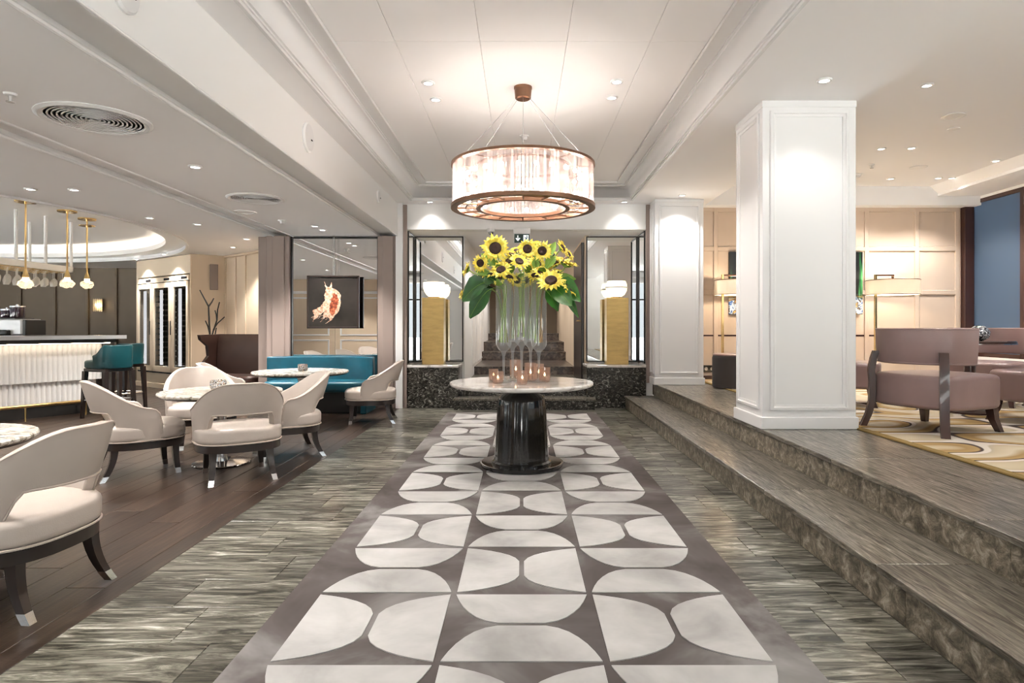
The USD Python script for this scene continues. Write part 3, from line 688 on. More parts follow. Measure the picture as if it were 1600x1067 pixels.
def disc_fit(name, lab, catg, p, r, h):
    t = thing(name, lab, catg, p)
    obj(t, 'rim', fixn(lathe([(r * .8, 0), (r * .8, -h), (r, -h * .6), (r, 0)], 28)), lacq)
    obj(t, 'cover', lathe([(0, -h * .9), (r * .8, -h * .9), (r * .8, 0), (0, 0)], 28), white)
disc_fit('ceiling_speaker', 'oval-looking flat speaker disc high on raised room ceiling', 'speaker', on_z(1490, 181, ZR), .11, .012)
disc_fit('ceiling_speaker', 'smaller flat disc under the raised room speaker disc', 'speaker', on_z(1490, 201, ZR), .06, .010)
disc_fit('ceiling_speaker', 'flat disc on raised room ceiling near the column', 'speaker', on_z(1435, 261, ZR), .11, .010)
def sprinkler(lab, p):
    t = thing('sprinkler', lab, 'sprinkler', p)
    obj(t, 'escutcheon', lathe([(0, 0), (.035, 0), (.03, -.012), (.012, -.016), (0, -.016)], 20), lacq)
    obj(t, 'head', lathe([(0, -.016), (.010, -.016), (.008, -.045), (.022, -.047), (.022, -.051), (0, -.051)], 14), brushed)
sprinkler('small sprinkler head at the left edge of lounge ceiling', on_z(16, 146, ZL))
sprinkler('small sprinkler head on raised room ceiling beside the column', on_z(1362, 257, ZR))
def detector(lab, p, r=.05):
    t = thing('smoke_detector', lab, 'smoke detector', p)
    obj(t, 'base', lathe([(0, 0), (r, 0), (r, -.014), (0, -.014)], 24), white)
    obj(t, 'sensor', lathe([(0, -.014), (r * .72, -.014), (r * .55, -.045), (r * .3, -.05), (0, -.05)], 20), lacq)
detector('white smoke detector on tray ceiling right behind the chandelier', on_z(819, 212, ZT))
detector('white smoke detector on the raised room ceiling', on_z(1341, 272, ZR))
detector('white smoke detector on lounge ceiling before the mirror', on_z(441, 344, ZL))
def beam_disc(lab, xq, yq, r):
    s = (VX - xq) / 1.83; Y = FPX / s; z = CAMZ + (VY - yq) / s
    t = thing('wall_speaker', lab, 'speaker', (-1.83, Y, z), 90)
    obj(t, 'dish', mv(lathe([(0, 0), (r, 0), (r, .012), (r * .9, .022), (0, .026)], 36), rx=90), lacq)
    obj(t, 'slot', cb(.02, -.034, -.02, .05, -.024, -.008), blackm, smooth=False)
beam_disc('white round disc with dark slot on the beam face', 480, 215, .125)
beam_disc('white round disc at top edge of the beam face', 193, -14, .10)
beam_disc('tiny white disc far along the beam face', 590, 307, .075)
# exit sign
es = thing('exit_sign', 'green and white emergency exit sign with down arrow and running figure', 'exit sign', (.005, 9.30, 0))
obj(es, 'bracket', cb(-.125, -.03, 2.575, .125, .05, 2.66, .006), lacq, smooth=False)
sgn = mat('exit_sign_green', (.006, .045, .033), .4)
obj(es, 'panel', cb(-.115, -.012, 2.440, .115, .012, 2.575, .003), sgn, smooth=False)
obj(es, 'border', cat(cb(-.118, -.014, 2.437, .118, .010, 2.443), cb(-.118, -.014, 2.572, .118, .010, 2.578), cb(-.118, -.014, 2.437, -.112, .010, 2.578), cb(.112, -.014, 2.437, .118, .010, 2.578)), lacq, smooth=False)
sw = emis('sign_white', (.95, 1.0, .97), 1.0)
zc = 2.508
arrow = Polygon([(-.066, zc + .042), (-.054, zc + .042), (-.054, zc - .012), (-.036, zc + .008), (-.026, zc - .002), (-.060, zc - .042), (-.094, zc - .002), (-.084, zc + .008), (-.066, zc - .012)]).buffer(0)
obj(es, 'arrow', prism_xz(arrow, -.017, -.011), sw, smooth=False, label='white down arrow')
door = sbox(.022, zc - .048, .098, zc + .048).difference(Point(.074, zc + .032).buffer(.011)).difference(Polygon([(.045, zc + .018), (.085, zc + .016), (.094, zc - .002), (.088, zc - .006), (.078, zc + .006), (.070, zc - .010), (.086, zc - .026), (.080, zc - .046), (.070, zc - .046), (.074, zc - .024), (.060, zc - .014), (.050, zc - .034), (.030, zc - .034), (.030, zc - .026), (.046, zc - .026), (.056, zc + .006), (.044, zc + .004), (.036, zc - .006), (.030, zc + .000)]).buffer(0))
obj(es, 'running_figure', cat([prism_xz(p, -.017, -.011) for p in getattr(door, 'geoms', [door])]), sw, smooth=False, label='white doorway with dark running figure')
cc = thing('camera_dome', 'small dark security dome hanging near the exit sign', 'security camera', px(767, 360, 9.32))
obj(cc, 'housing', lathe([(0, .03), (.055, .03), (.055, -.02), (.03, -.03), (0, -.03)], 24), lacq)
obj(cc, 'dome', lathe([(.038, -.03), (.035, -.05), (.02, -.065), (0, -.07)], 20), black)

# ================================================================== CHANDELIER
CX, CY = 0.012, 5.39
ch = thing('chandelier', 'large round crystal-rod drum chandelier with bronze rings', 'chandelier', (CX, CY, 0))
ZB_, ZC_ = 2.205, 2.570
def band(r0, r1, z0, z1, n=64):
    return fixn(lathe([(r0, z0), (r1, z0), (r1, z1), (r0, z1), (r0, z0)], n)) if False else fixn(grid([[(r * math.cos(2 * PI * k / n), r * math.sin(2 * PI * k / n), z) for k in range(n)] for r, z in ((r0, z0), (r1, z0), (r1, z1), (r0, z1))], closed_u=True, closed_v=True))
obj(ch, 'canopy', lathe([(0, ZT - .105), (.055, ZT - .105), (.068, ZT - .095), (.074, ZT - .02), (.078, ZT - .015), (.078, ZT), (0, ZT)], 32), bronze)
obj(ch, 'top_ring', band(.565, .612, ZC_ - .006, ZC_ + .014), bronze)
obj(ch, 'bottom_ring', band(.560, .614, ZB_, ZB_ + .030), bronze)
obj(ch, 'inner_ring', band(.362, .400, ZB_, ZB_ + .026), bronze)
obj(ch, 'inner_top_ring', band(.362, .395, ZC_ - .006, ZC_ + .008), bronze)
for k in range(16):
    a = 2 * PI * (k + .5) / 16 + (0 if k % 2 else 0)
    obj(ch, 'spoke', mv(cb(.395, -.006, ZB_ + .006, .565, .006, ZB_ + .020, .002), rz=math.degrees(2 * PI * k / 16)), bronze, smooth=False)
for k in range(8):
    obj(ch, 'top_spoke', mv(cb(.39, -.006, ZC_ - .002, .57, .006, ZC_ + .008, .002), rz=45 * k), bronze, smooth=False)
for k in range(16):
    if k % 2: continue
    a = 2 * PI * k / 16
    # small cross bars between the rings
    obj(ch, 'cross_bar', mv(cb(.476, -.09, ZB_ + .008, .486, .09, ZB_ + .018, .002), rz=math.degrees(a + PI / 16)), bronze, smooth=False)
NO, NI = 132, 76
for k in range(NO):
    a = 2 * PI * k / NO
    obj(ch, 'crystal_rod', lathe([(0, ZB_ + .02), (.0112, ZB_ + .02), (.0112, ZC_ - .004), (0, ZC_ - .004)], 7, c=(.590 * math.cos(a), .590 * math.sin(a))), crystal, smooth=40)
for k in range(NI):
    a = 2 * PI * k / NI
    obj(ch, 'crystal_rod', lathe([(0, ZB_ + .02), (.0112, ZB_ + .02), (.0112, ZC_ - .004), (0, ZC_ - .004)], 6, c=(.378 * math.cos(a), .378 * math.sin(a))), crystal, smooth=40)
for k in range(22):
    a = 2 * PI * (k + .25) / 22
    for z in (ZB_ + .09, ZC_ - .09):
        b = obj(ch, 'bulb', mv(trimesh.creation.icosphere(1, .018), .485 * math.cos(a), .485 * math.sin(a), z), bulb_e)
for k in range(6):
    a = 2 * PI * (k + .5) / 6
    obj(ch, 'cable', tube([(.06 * math.cos(a), .06 * math.sin(a), ZT - .10), (.57 * math.cos(a), .57 * math.sin(a), ZC_ + .01)], .0016, 5), brushed)

# ================================================================== CENTRE TABLE, VASES, FLOWERS
TC = (0.0, 5.39); TZ = .735
ct = thing('centre_table', 'round marble-topped centre table on black fluted pedestal', 'table', (TC[0], TC[1], .0))
R = .612
obj(ct, 'table_top', lathe([(0, TZ - .040), (R - .03, TZ - .040), (R - .008, TZ - .030), (R, TZ - .018), (R, TZ - .010), (R - .006, TZ), (0, TZ)], 72), marble)
obj(ct, 'pedestal', lathe([(0, .045), (.255, .045), (.255, .060), (.236, .072), (.232, .10), (.222, .30), (.208, .52), (.200, .585), (.186, .612), (.135, .645), (.118, .665), (.118, .694), (0, .694)], 120, flute=24, depth=.014), black)
obj(ct, 'foot_dish', lathe([(0, .0142), (.30, .0142), (.345, .020), (.356, .040), (.356, .052), (.340, .056), (.290, .046), (0, .046)], 64), black)
def vase(lab, x, y, zb, zt, r):
    t = thing('glass_vase', lab, 'vase', (x, y, TZ))
    zb -= TZ; zt -= TZ; w = .004
    out = [(.001, 0), (.062, 0), (.062, .005), (.035, .012), (.012, .03), (.010, .05), (.012, zb - .08), (.022, zb - .04), (r * .75, zb - .012), (r, zb + .02), (r, zt - .004), (r + .003, zt), (r - .001, zt + .002)]
    P = [[(q * math.cos(2 * PI * k / 28), q * math.sin(2 * PI * k / 28), z) for k in range(28)] for q, z in out]
    obj(t, 'body', grid(P, closed_v=True), vaseg, smooth=40)
    return t
V = [(787, 5.33, 1.03, 1.60, 'leftmost tall footed glass vase on the centre table'), (801, 5.47, 1.06, 1.62, 'second tall glass vase from the left, at the back'),
     (815, 5.36, 1.075, 1.66, 'middle tall footed glass vase on the centre table'), (829, 5.48, 1.06, 1.64, 'fourth tall glass vase from the left, at the back'), (842, 5.34, 1.03, 1.62, 'rightmost tall footed glass vase on the centre table')]
VP = []
for xq, Y, zb, zt, lab in V:
    x = (xq - VX) / FPX * Y
    vase(lab, x, Y, zb, zt, .066); VP.append((x, Y, zb, zt))
def candle_glass(lab, xq, yq, r, h, zt=TZ, Y=None, m=None):
    Y = Y if Y else FPX * (CAMZ - zt) / (yq - VY)
    x = (xq - VX) / FPX * Y
    t = thing('candle_glass', lab, 'candle holder', (x, Y, zt))
    obj(t, 'cup', lathe([(0, 0), (r * .72, 0), (r * .92, h * .12), (r, h * .4), (r, h), (r - .004, h), (r - .004, h * .4), (r * .86, h * .15), (0, h * .08)], 24), m or candleg)
    obj(t, 'tea_light', lathe([(0, h * .1), (r * .45, h * .1), (r * .45, h * .36), (0, h * .36)], 16), creamp)
    obj(t, 'flame', lathe([(0, h * .40), (.008, h * .46), (.007, h * .54), (0, h * .68)], 10), flame_e)
for lab, xq, yq, r, h in [
    ('low clear-rimmed candle glass at front left of the vases', 778, 599, .048, .10), ('low candle glass behind the front left one, leftmost', 771, 594, .043, .10),
    ('small candle glass at the very front of the vases', 816, 601, .046, .115), ('taller amber candle glass behind the vases, centre left', 806, 591, .056, .17),
    ('taller pink candle glass right of the front one', 829, 596, .052, .16), ('pink candle glass second from the right', 842, 593, .046, .14),
    ('rightmost pink candle glass on the centre table', 851, 597, .050, .125)]:
    candle_glass(lab, xq, yq, r, h)

def unit(v): v = np.asarray(v, float); return v / np.linalg.norm(v)
def basis(nrm):
    n = unit(nrm); a = np.array([0, 0, 1.0]) if abs(n[2]) < .9 else np.array([0, 1.0, 0])
    u = unit(np.cross(a, n)); return u, np.cross(n, u), n
def sunflower(lab, xq, yq, rpx, Y, face, vi, disc=.42):
    c = px(xq, yq, Y); r = rpx / FPX * Y; u, v, n = basis(face)
    r *= 1.22
    t = thing('sunflower', lab, 'flower', c)
    P = lambda a, rr, h: u * (rr * math.cos(a)) + v * (rr * math.sin(a)) + n * h
    pet = []; rd = r * disc
    for ring_, cnt, L, lift in ((0, 17, 1.0, .10), (1, 15, .86, .22)):
        for k in range(cnt):
            a = 2 * PI * (k + .5 * ring_ + rnd.uniform(-.2, .2)) / cnt; l = r * L * rnd.uniform(.86, 1.12); w = r * .13
            cv = lift + rnd.uniform(-.12, .14)
            side = -u * math.sin(a) + v * math.cos(a)
            p0 = P(a, rd * .8, .01 * r); p1 = P(a, rd + (l - rd) * .5, r * cv); p2 = P(a, l, r * cv * .7)
            vv = [p0 - side * w * .5, p0 + side * w * .5, p1 + side * w, p1 - side * w, p2, p1 + n * r * .03]
            pet.append(trimesh.Trimesh(vv, [(0, 1, 5), (1, 2, 5), (2, 4, 5), (4, 3, 5), (3, 0, 5)], process=False))
    obj(t, 'petals', cat(pet), petal, smooth=40)
    D = [[P(2 * PI * k / 20, rd * s, r * h) for k in range(20)] for s, h in ((1.0, .0), (1.0, .10), (.75, .20), (.45, .19), (.15, .14))]
    obj(t, 'seed_disc', grid(D, closed_v=True, cap=True), seedd)
    sp = []
    for k in range(12):
        a = 2 * PI * k / 12; side = -u * math.sin(a) + v * math.cos(a)
        p0, p1 = P(a, rd * .4, -.12 * r), P(a, r * .72, -.02 * r)
        sp.append(trimesh.Trimesh([p0 - side * r * .14, p0 + side * r * .14, p1, P(a, rd * .9, -.08 * r)], [(0, 1, 3), (1, 2, 3), (2, 0, 3)], process=False))
    B = [[P(2 * PI * k / 14, rd * s, r * h) for k in range(14)] for s, h in ((1.0, -.02), (.85, -.14), (.3, -.26))]
    obj(t, 'sepals', cat(sp + [grid(B, closed_v=True, cap=True)]), leafl)
    vx_, vy_, vzb, vzt = VP[vi]
    a0 = rnd.uniform(0, 6.28); e = np.array([vx_ + .035 * math.cos(a0), vy_ + .035 * math.sin(a0), vzb + .04]) - c
    m1 = np.array([vx_ + .04 * math.cos(a0 + 2), vy_ + .04 * math.sin(a0 + 2), vzt - .02]) - c
    p0 = -n * r * .24; p1 = p0 - n * .05 + np.array([0, 0, -.05])
    ts = np.linspace(0, 1, 12); bez = []
    ctrl = [p0, p1, m1 + np.array([0, 0, .05]), m1, (m1 + e) / 2, e]
    for q in ts:
        b = sum(math.comb(5, i) * (1 - q) ** (5 - i) * q ** i * np.asarray(ctrl[i]) for i in range(6)); bez.append(b)
    obj(t, 'stem', tube(bez, np.linspace(.0055, .0065, 12), 6), stemb if rnd.random() < .25 else stemg)
    return t
F = (0, -1, 0)
SF = [
    ('large sunflower at top left facing the viewer with round dark centre', 774, 388, 19, 5.30, (-.05, -1, .05), 0),
    ('top middle sunflower facing the viewer just below the exit sign', 824, 389, 14, 5.32, (.05, -1, .05), 2),
    ('sunflower facing the viewer right of the top middle one', 847, 392, 14, 5.34, (.05, -1, .0), 3),
    ('small sunflower on left side, tilted to the right', 750, 411, 12, 5.28, (.45, -.9, -.15), 0),
    ('sunflower below the large top left one, tilted upward', 783, 422, 15, 5.22, (-.2, -.75, .55), 1),
    ('sunflower in the middle of bouquet with tilted oval centre', 811, 409, 14, 5.26, (.35, -.8, .6), 2),
    ('large drooping sunflower above the right leaves with broad dark centre', 861, 439, 19, 5.18, (-.1, -.72, .55), 4),
    ('rightmost low sunflower turned away showing pale petals', 888, 451, 17, 5.20, (.6, -.45, .75), 4),
    ('right sunflower seen from behind with green centre', 885, 412, 18, 5.32, (.35, -.25, .9), 4),
    ('upper right sunflower in side view above the green-backed one', 878, 388, 13, 5.42, (.8, -.35, .4), 4),
    ('sunflower right of centre half hidden behind its neighbours', 839, 413, 13, 5.40, (.2, -.8, .4), 3),
    ('pale sunflower between the top pair and the right cluster', 866, 413, 15, 5.44, (-.3, -.45, .8), 3),
    ('leftmost upper sunflower in side view pointing left', 730, 421, 12, 5.40, (-.9, -.2, .35), 0),
    ('sunflower bud low in the bouquet left of its middle', 796, 434, 12, 5.30, (.3, -.5, .7), 1),
    ('low sunflower hanging just above the middle vase', 808, 437, 12, 5.36, (-.3, -.7, -.4), 2),
    ('low sunflower right of the middle vase top', 822, 437, 12, 5.40, (.3, -.7, -.5), 2),
    ('sunflower tucked behind the large top left one', 799, 399, 13, 5.46, (.3, -.3, .8), 1),
    ('tiny yellow sunflower at far left among the big leaves', 722, 461, 8, 5.36, (-.9, -.3, .2), 0),
    ('sunflower back row centre facing upward', 833, 403, 12, 5.52, (0, -.3, .9), 3),
    ('sunflower back row left facing upward', 768, 412, 13, 5.52, (-.2, -.4, .9), 1),
    ('yellow sunflower at lower right of the middle', 846, 426, 13, 5.30, (.2, -.55, .7), 3),
    ('sunflower nestled between left pair of dark centred blooms', 770, 427, 11, 5.34, (-.4, -.5, .7), 0),
]
SF += [
    ('filler sunflower between the large top left and the middle bloom', 796, 408, 12, 5.42, (-.1, -.7, .6), 1), ('filler sunflower above the left vase rim', 781, 437, 11, 5.33, (-.4, -.6, .5), 0),
    ('filler sunflower left of the broad drooping bloom', 836, 431, 12, 5.33, (.0, -.6, .7), 3), ('filler sunflower just right of the sunflower facing the viewer', 862, 398, 12, 5.47, (.5, -.5, .6), 4),
    ('filler sunflower above the rightmost low bloom', 872, 428, 11, 5.36, (.4, -.5, .7), 4), ('filler sunflower low in the middle behind the stems', 829, 423, 12, 5.44, (-.2, -.8, .3), 2),
    ('filler sunflower at the left under the small tilted bloom', 756, 428, 11, 5.42, (-.6, -.5, .5), 0), ('filler sunflower in the back between the top middle pair', 836, 383, 10, 5.56, (0, -.6, .8), 3),
    ('filler sunflower in the back left of the top middle bloom', 807, 392, 10, 5.56, (-.2, -.5, .8), 2), ('filler sunflower in the back above the right cluster', 888, 398, 10, 5.52, (.7, -.4, .5), 4)]
for a in SF: sunflower(*a)
def leaf(lab, base, tip, width, sag, m=leafg, nrm=(0, -1, .4), name='foliage_leaf'):
    b = np.asarray(base, float); e = np.asarray(tip, float)
    t = thing(name, lab, 'leaf', b); d = e - b; L = np.linalg.norm(d); s = unit(np.cross(d, nrm))
    N = 9; rowsP = []; mid = []
    for i in range(N):
        q = i / (N - 1); st = .42
        p = d * q + np.array([0, 0, 1.0]) * sag * math.sin(PI * q)
        w = 0.003 if q < st else width * math.sin(PI * min(1, ((q - st) / (1 - st)) * .96 + .02)) ** .8
        up = unit(np.cross(s, d)); mid.append(p + up * .002)
        rowsP.append([p - s * w + up * w * .30, p - s * w * .5 + up * w * .08, p, p + s * w * .5 + up * w * .08, p + s * w + up * w * .30])
    top_ = grid(rowsP); v2 = np.array(rowsP) - up * .0015
    obj(t, 'blade', cat(top_, grid(v2[:, ::-1])), m, smooth=60)
    obj(t, 'midrib', tube(mid, np.linspace(.004, .0012, N), 5), leafl)
vl, vr = np.array([VP[0][0], VP[0][1], 1.52]), np.array([VP[4][0], VP[4][1], 1.52])
for lab, tip, w, sag in [
    ('big dark green leaf drooping left, lowest on the left side', (734, 497, 5.25), .085, .10), ('big dark green leaf reaching furthest left', (722, 470, 5.30), .10, .10),
    ('large dark leaf at the left, uppermost of the left leaves', (738, 452, 5.40), .105, .06), ('upright dark leaf left, just below the blooms', (757, 432, 5.32), .075, .02), ('dark leaf in the back of the left leaf cluster', (745, 474, 5.48), .07, .06)]:
    leaf(lab, vl, px(*tip), w, sag)
for lab, tip, w, sag in [
    ('long green leaf drooping right to the lowest point', (904, 496, 5.25), .045, .13), ('green leaf arching to the right under the drooping sunflower', (907, 471, 5.12), .085, .10),
    ('broad bright leaf right of the rightmost vase', (893, 478, 5.05), .085, .07), ('dark leaf behind the right leaf cluster', (892, 450, 5.45), .075, .06), ('short leaf close to the rightmost vase rim', (872, 486, 5.1), .055, .06)]:
    leaf(lab, vr, px(*tip), w, sag, mat('leaf_mid_green', (.035, .15, .02), rough=.35, vary=.35, scale=(14, 14, 14)) if 'leaf_mid_green' not in MATS else MATS['leaf_mid_green'])
for lab, xq, yq, Y, w in [
    ('pale green leaf sprig pointing up between the top middle blooms', 836, 378, 5.45, .03), ('pale green leaf sprig above the left small bloom', 752, 396, 5.42, .035), ('pale green leaf sprig in the very middle of the bouquet', 822, 414, 5.24, .035),
    ('pale green leaf sprig under the large top left bloom', 776, 413, 5.22, .035), ('pale green leaf sprig left of the drooping right bloom', 842, 440, 5.2, .035), ('pale green leaf sprig at the right end above the big leaves', 900, 436, 5.3, .04),
    ('pale green leaf sprig behind the upper right blooms', 868, 378, 5.5, .035), ('pale green leaf sprig hanging over the left vase rim', 776, 446, 5.24, .035)]:
    v = VP[min(4, max(0, int((xq - 780) / 13)))]
    leaf(lab, (v[0], v[1], 1.56), px(xq, yq, Y), w, .03, leafl)
for lab, xq, yq, Y, w in [('small pale green leaf between the left sunflowers', 765, 402, 5.35, .035), ('small pale green leaf right of the top left bloom', 797, 412, 5.30, .035), ('small pale green leaf under the top middle bloom', 835, 405, 5.36, .035), ('small pale green leaf beside the right sunflowers', 868, 400, 5.38, .04), ('small pale green leaf low among centre stems', 812, 428, 5.25, .03), ('small pale green leaf under right blooms', 850, 418, 5.25, .035), ('small pale green leaf at left edge of bouquet', 743, 424, 5.33, .035), ('small pale green leaf above the left vases', 788, 436, 5.22, .03)]:
    v = VP[min(4, max(0, int((xq - 780) / 13)))]
    leaf(lab, (v[0], v[1], 1.56), px(xq, yq, Y), w, .03, leafl)

# ================================================================== LOUNGE SEATING
def tub_chair(lab, loc, facing):
    t = thing('tub_chair', lab, 'chair', (loc[0], loc[1], 0), facing - 90)
    obj(t, 'seat_cushion', pillow(.325, .315, .295, .420, n=2.7, r=.035, crown=.018, c=(0, .005)), cream, smooth=60)
    obj(t, 'seat_piping', tube([(x, y + .005, .300) for x, y in superell(.322, .312, 2.7, 48)], .006, 6, closed=True), creamp)
    obj(t, 'seat_rail', fixn(grid([[(x * s, y * s + .005, z) for x, y in superell(.315, .305, 2.7, 40)] for s, z in ((.86, .235), (1.0, .235), (1.0, .292), (.86, .292))], closed_u=True, closed_v=True)), darkwood)
    A = math.radians(104); N = 45; rings = []; pt, pb, pf = [], [], []
    for i in range(N):
        a = -A + 2 * A * i / (N - 1); b = abs(math.degrees(a))
        zt = .775 - .215 * sm((b - 12) / 78)
        if b > 88: zt = .42 + (.56 - .42) * math.sqrt(max(0, 1 - ((b - 88) / 16) ** 2))
        zb = .525 - .225 * sm((b - 36) / 24)
        zt = max(zt, zb + .04)
        lean = .085 * (math.cos(a / 2) ** 4) + .012
        def rr(z): return .325 + lean * max(0, (z - .42)) / .355 + .006
        th = .046; sx, cy = math.sin(a), -math.cos(a)
        pr = [(rr(zb), zb + .008), (rr((zb + zt) / 2) + .004, (zb + zt) / 2), (rr(zt), zt - .012), (rr(zt) - .010, zt), (rr(zt) - th + .010, zt), (rr(zt) - th, zt - .012), (rr((zb + zt) / 2) - th - .006, (zb + zt) / 2), (rr(zb) - th, zb + .008), (rr(zb) - th + .01, zb), (rr(zb) - .01, zb)]
        rings.append([(r * sx * .985, r * cy + .02, z) for r, z in pr])
        pt.append((rr(zt) * sx * .985, rr(zt) * cy + .02, zt - .006)); pb.append((rr(zb) * sx * .985, rr(zb) * cy + .02, zb + .004))
    bk = obj(t, 'backrest', fixn(grid(rings, closed_v=True, cap=True)), cream, smooth=45)
    obj(bk, 'piping', cat(tube(pt, .0055, 6), tube(pb, .0055, 6)), creamp)
    for sx in (-1, 1):
        for sy in (-1, 1):
            cap = []; leg = []
            for i in range(9):
                q = [0, .14, .28, .42, .56, .70, .83, .915, 1][i]; z = .25 * (1 - q)
                fx = .205 + (.025 if sy < 0 else .012) * q ** 2; fy = .215 + (.085 if sy < 0 else .02) * q ** 2.2
                h = .026 - .009 * q
                leg.append([(sx * fx + ax * h, sy * fy + ay * h, z) for ax, ay in ((-1, -1), (1, -1), (1, 1), (-1, 1))])
            lg = obj(t, 'leg', fixn(grid(leg[:8], closed_v=True, cap=True)), darkwood, smooth=30)
            capg = [[(p[0] + (p[0] - c[0]) * .08, p[1] + (p[1] - c[1]) * .08, p[2]) for p in ring] for ring in (leg[6], leg[7], leg[8]) for c in [np.mean(ring, 0)]]
            obj(lg, 'foot_cap', fixn(grid(capg[0:3], closed_v=True, cap=True)), steel, smooth=30)
    return t
c0 = tub_chair('cream leather tub chair in left foreground, cut by picture edge', (-2.275, 2.80), 176)
for lab, x, y, f in [
    ('cream tub chair in side view, left of the marble table', -3.16, 5.22, 42), ('cream tub chair with its open back towards the viewer', -2.30, 5.11, 122),
    ('cream tub chair right of the nearer marble table, facing left', -2.22, 5.92, 212), ('cream tub chair beside the white wall end, before the teal banquette', -1.915, 8.03, 188),
    ('taupe-looking tub chair behind the nearer marble table, facing the viewer', -3.27, 6.45, 305), ('cream tub chair behind the tables, near the brown settee', -3.48, 7.62, 15)]:
    copy(c0, lab, (x, y, 0), f - 90)
def cafe_table(lab, x, y, R, zt):
    t = thing('side_table', lab, 'table', (x, y, 0))
    obj(t, 'table_top', lathe([(0, zt - .028), (R - .01, zt - .028), (R, zt - .018), (R, zt - .008), (R - .006, zt), (0, zt)], 56), marblev)
    obj(t, 'edge_band', lathe([(0, zt - .044), (R - .03, zt - .044), (R - .012, zt - .029), (0, zt - .029)], 56), darkwood)
    obj(t, 'column', lathe([(0, .02), (.055, .02), (.042, .08), (.038, zt - .12), (.07, zt - .045), (0, zt - .045)], 28), steel)
    obj(t, 'base', lathe([(0, 0), (.235, 0), (.24, .008), (.235, .016), (.08, .028), (0, .03)], 48), steel)
    return t
T1 = (-2.64, 5.55); T2 = (-2.80, 8.0); T0 = (-3.06, 3.15)
cafe_table('nearer round veined-marble table between the cream tub chairs', *T1, .505, .642)
cafe_table('farther round marble table in front of the teal banquette', *T2, .59, .645)
cafe_table('round marble table cut by left picture edge', *T0, .52, .642)
def mosaic(lab, x, y, z, r, h):
    t = thing('mosaic_candle_holder', lab, 'candle holder', (x, y, z))
    obj(t, 'cup', lathe([(0, 0), (r * .85, 0), (r, h * .2), (r, h * .8), (r * .92, h), (r * .84, h), (r * .9, h * .5), (0, h * .2)], 28), crk)
    obj(t, 'flame', lathe([(0, h * .3), (.012, h * .42), (.008, h * .6), (0, h * .75)], 10), flame_e)
p = px(341, 603, 5.62); mosaic('mosaic glass candle holder on the nearer marble table', p[0], 5.62, .642, .068, .085)
p = px(473, 579, 8.0); mosaic('mosaic glass candle holder on the farther marble table', p[0], 8.0, .645, .062, .085)
# banquette
bq = thing('banquette', 'teal velvet banquette under the tall lounge mirror', 'sofa', (0, 0, 0))
def arc_wall(x0, x1, yb, bulge, th, z0, z1, rnd_=.02, N=15):
    rings = []
    for i in range(N):
        q = i / (N - 1); x = x0 + (x1 - x0) * q; e = abs(2 * q - 1) ** 4; yo = yb - bulge * e
        pr = [(0, z0), (0, z1 - rnd_), (rnd_, z1), (th - rnd_, z1), (th, z1 - rnd_), (th, z0)]
        rings.append([(x, yo - d, z) for d, z in pr])
    return fixn(grid(rings, closed_v=True, cap=True))
obj(bq, 'backrest', arc_wall(-3.62, -2.12, 9.32, .22, .14, .30, .775), teal, smooth=50)
obj(bq, 'seat_cushion', mv(pillow(.72, .28, .30, .445, n=6, r=.04, crown=.01, N=56), -2.87, 8.92), teal, smooth=60)
obj(bq, 'base', cb(-3.50, 8.78, 0, -2.22, 9.2, .30, .01), blackm, smooth=False)
obj(bq, 'end_panel', cb(-3.60, 8.68, 0, -3.52, 9.25, .30, .01), teal, smooth=False); obj(bq, 'end_panel', cb(-2.22, 8.68, 0, -2.14, 9.25, .30, .01), teal, smooth=False)
# brown winged settee
st = thing('winged_settee', 'dark brown leather high-backed winged settee by curved wall', 'sofa', (0, 0, 0))
obj(st, 'backrest', fixn(grid([[(-4.92, 10.20 + a, z), (-3.98, 9.98 + a, z), (-3.98, 10.08 + a, z), (-4.92, 10.30 + a, z)] for a, z in ((0, .25), (-.02, .6), (0, .9), (.05, 1.085))], closed_v=True, cap=True)), choc, smooth=40)
wing = Polygon([(0, .28), (.46, .28), (.46, .56), (.30, .62), (.20, .74), (.22, .90), (.34, 1.00), (.36, 1.075), (0, 1.085)])
wm = trimesh.creation.extrude_polygon(wing, .07, engine='earcut'); v = wm.vertices.copy(); wm.vertices = np.stack([v[:, 2], -v[:, 0], v[:, 1]], 1); wm.fix_normals()
obj(st, 'wing', mv(wm, -4.97, 10.30, 0, rz=-28), choc, smooth=30); obj(st, 'wing', mv(wm, -3.99, 10.05, 0, rz=10), choc, smooth=30)
obj(st, 'seat_cushion', mv(pillow(.44, .26, .25, .45, n=5, r=.04, N=40), -4.45, 9.88, 0, rz=-13), choc, smooth=60)
for x, y in ((-4.85, 10.0), (-4.05, 9.75), (-4.82, 10.2), (-4.02, 10.0)):
    obj(st, 'leg', lathe([(0, 0), (.02, 0), (.028, .26), (0, .26)], 12, c=(x, y)), darkwood)
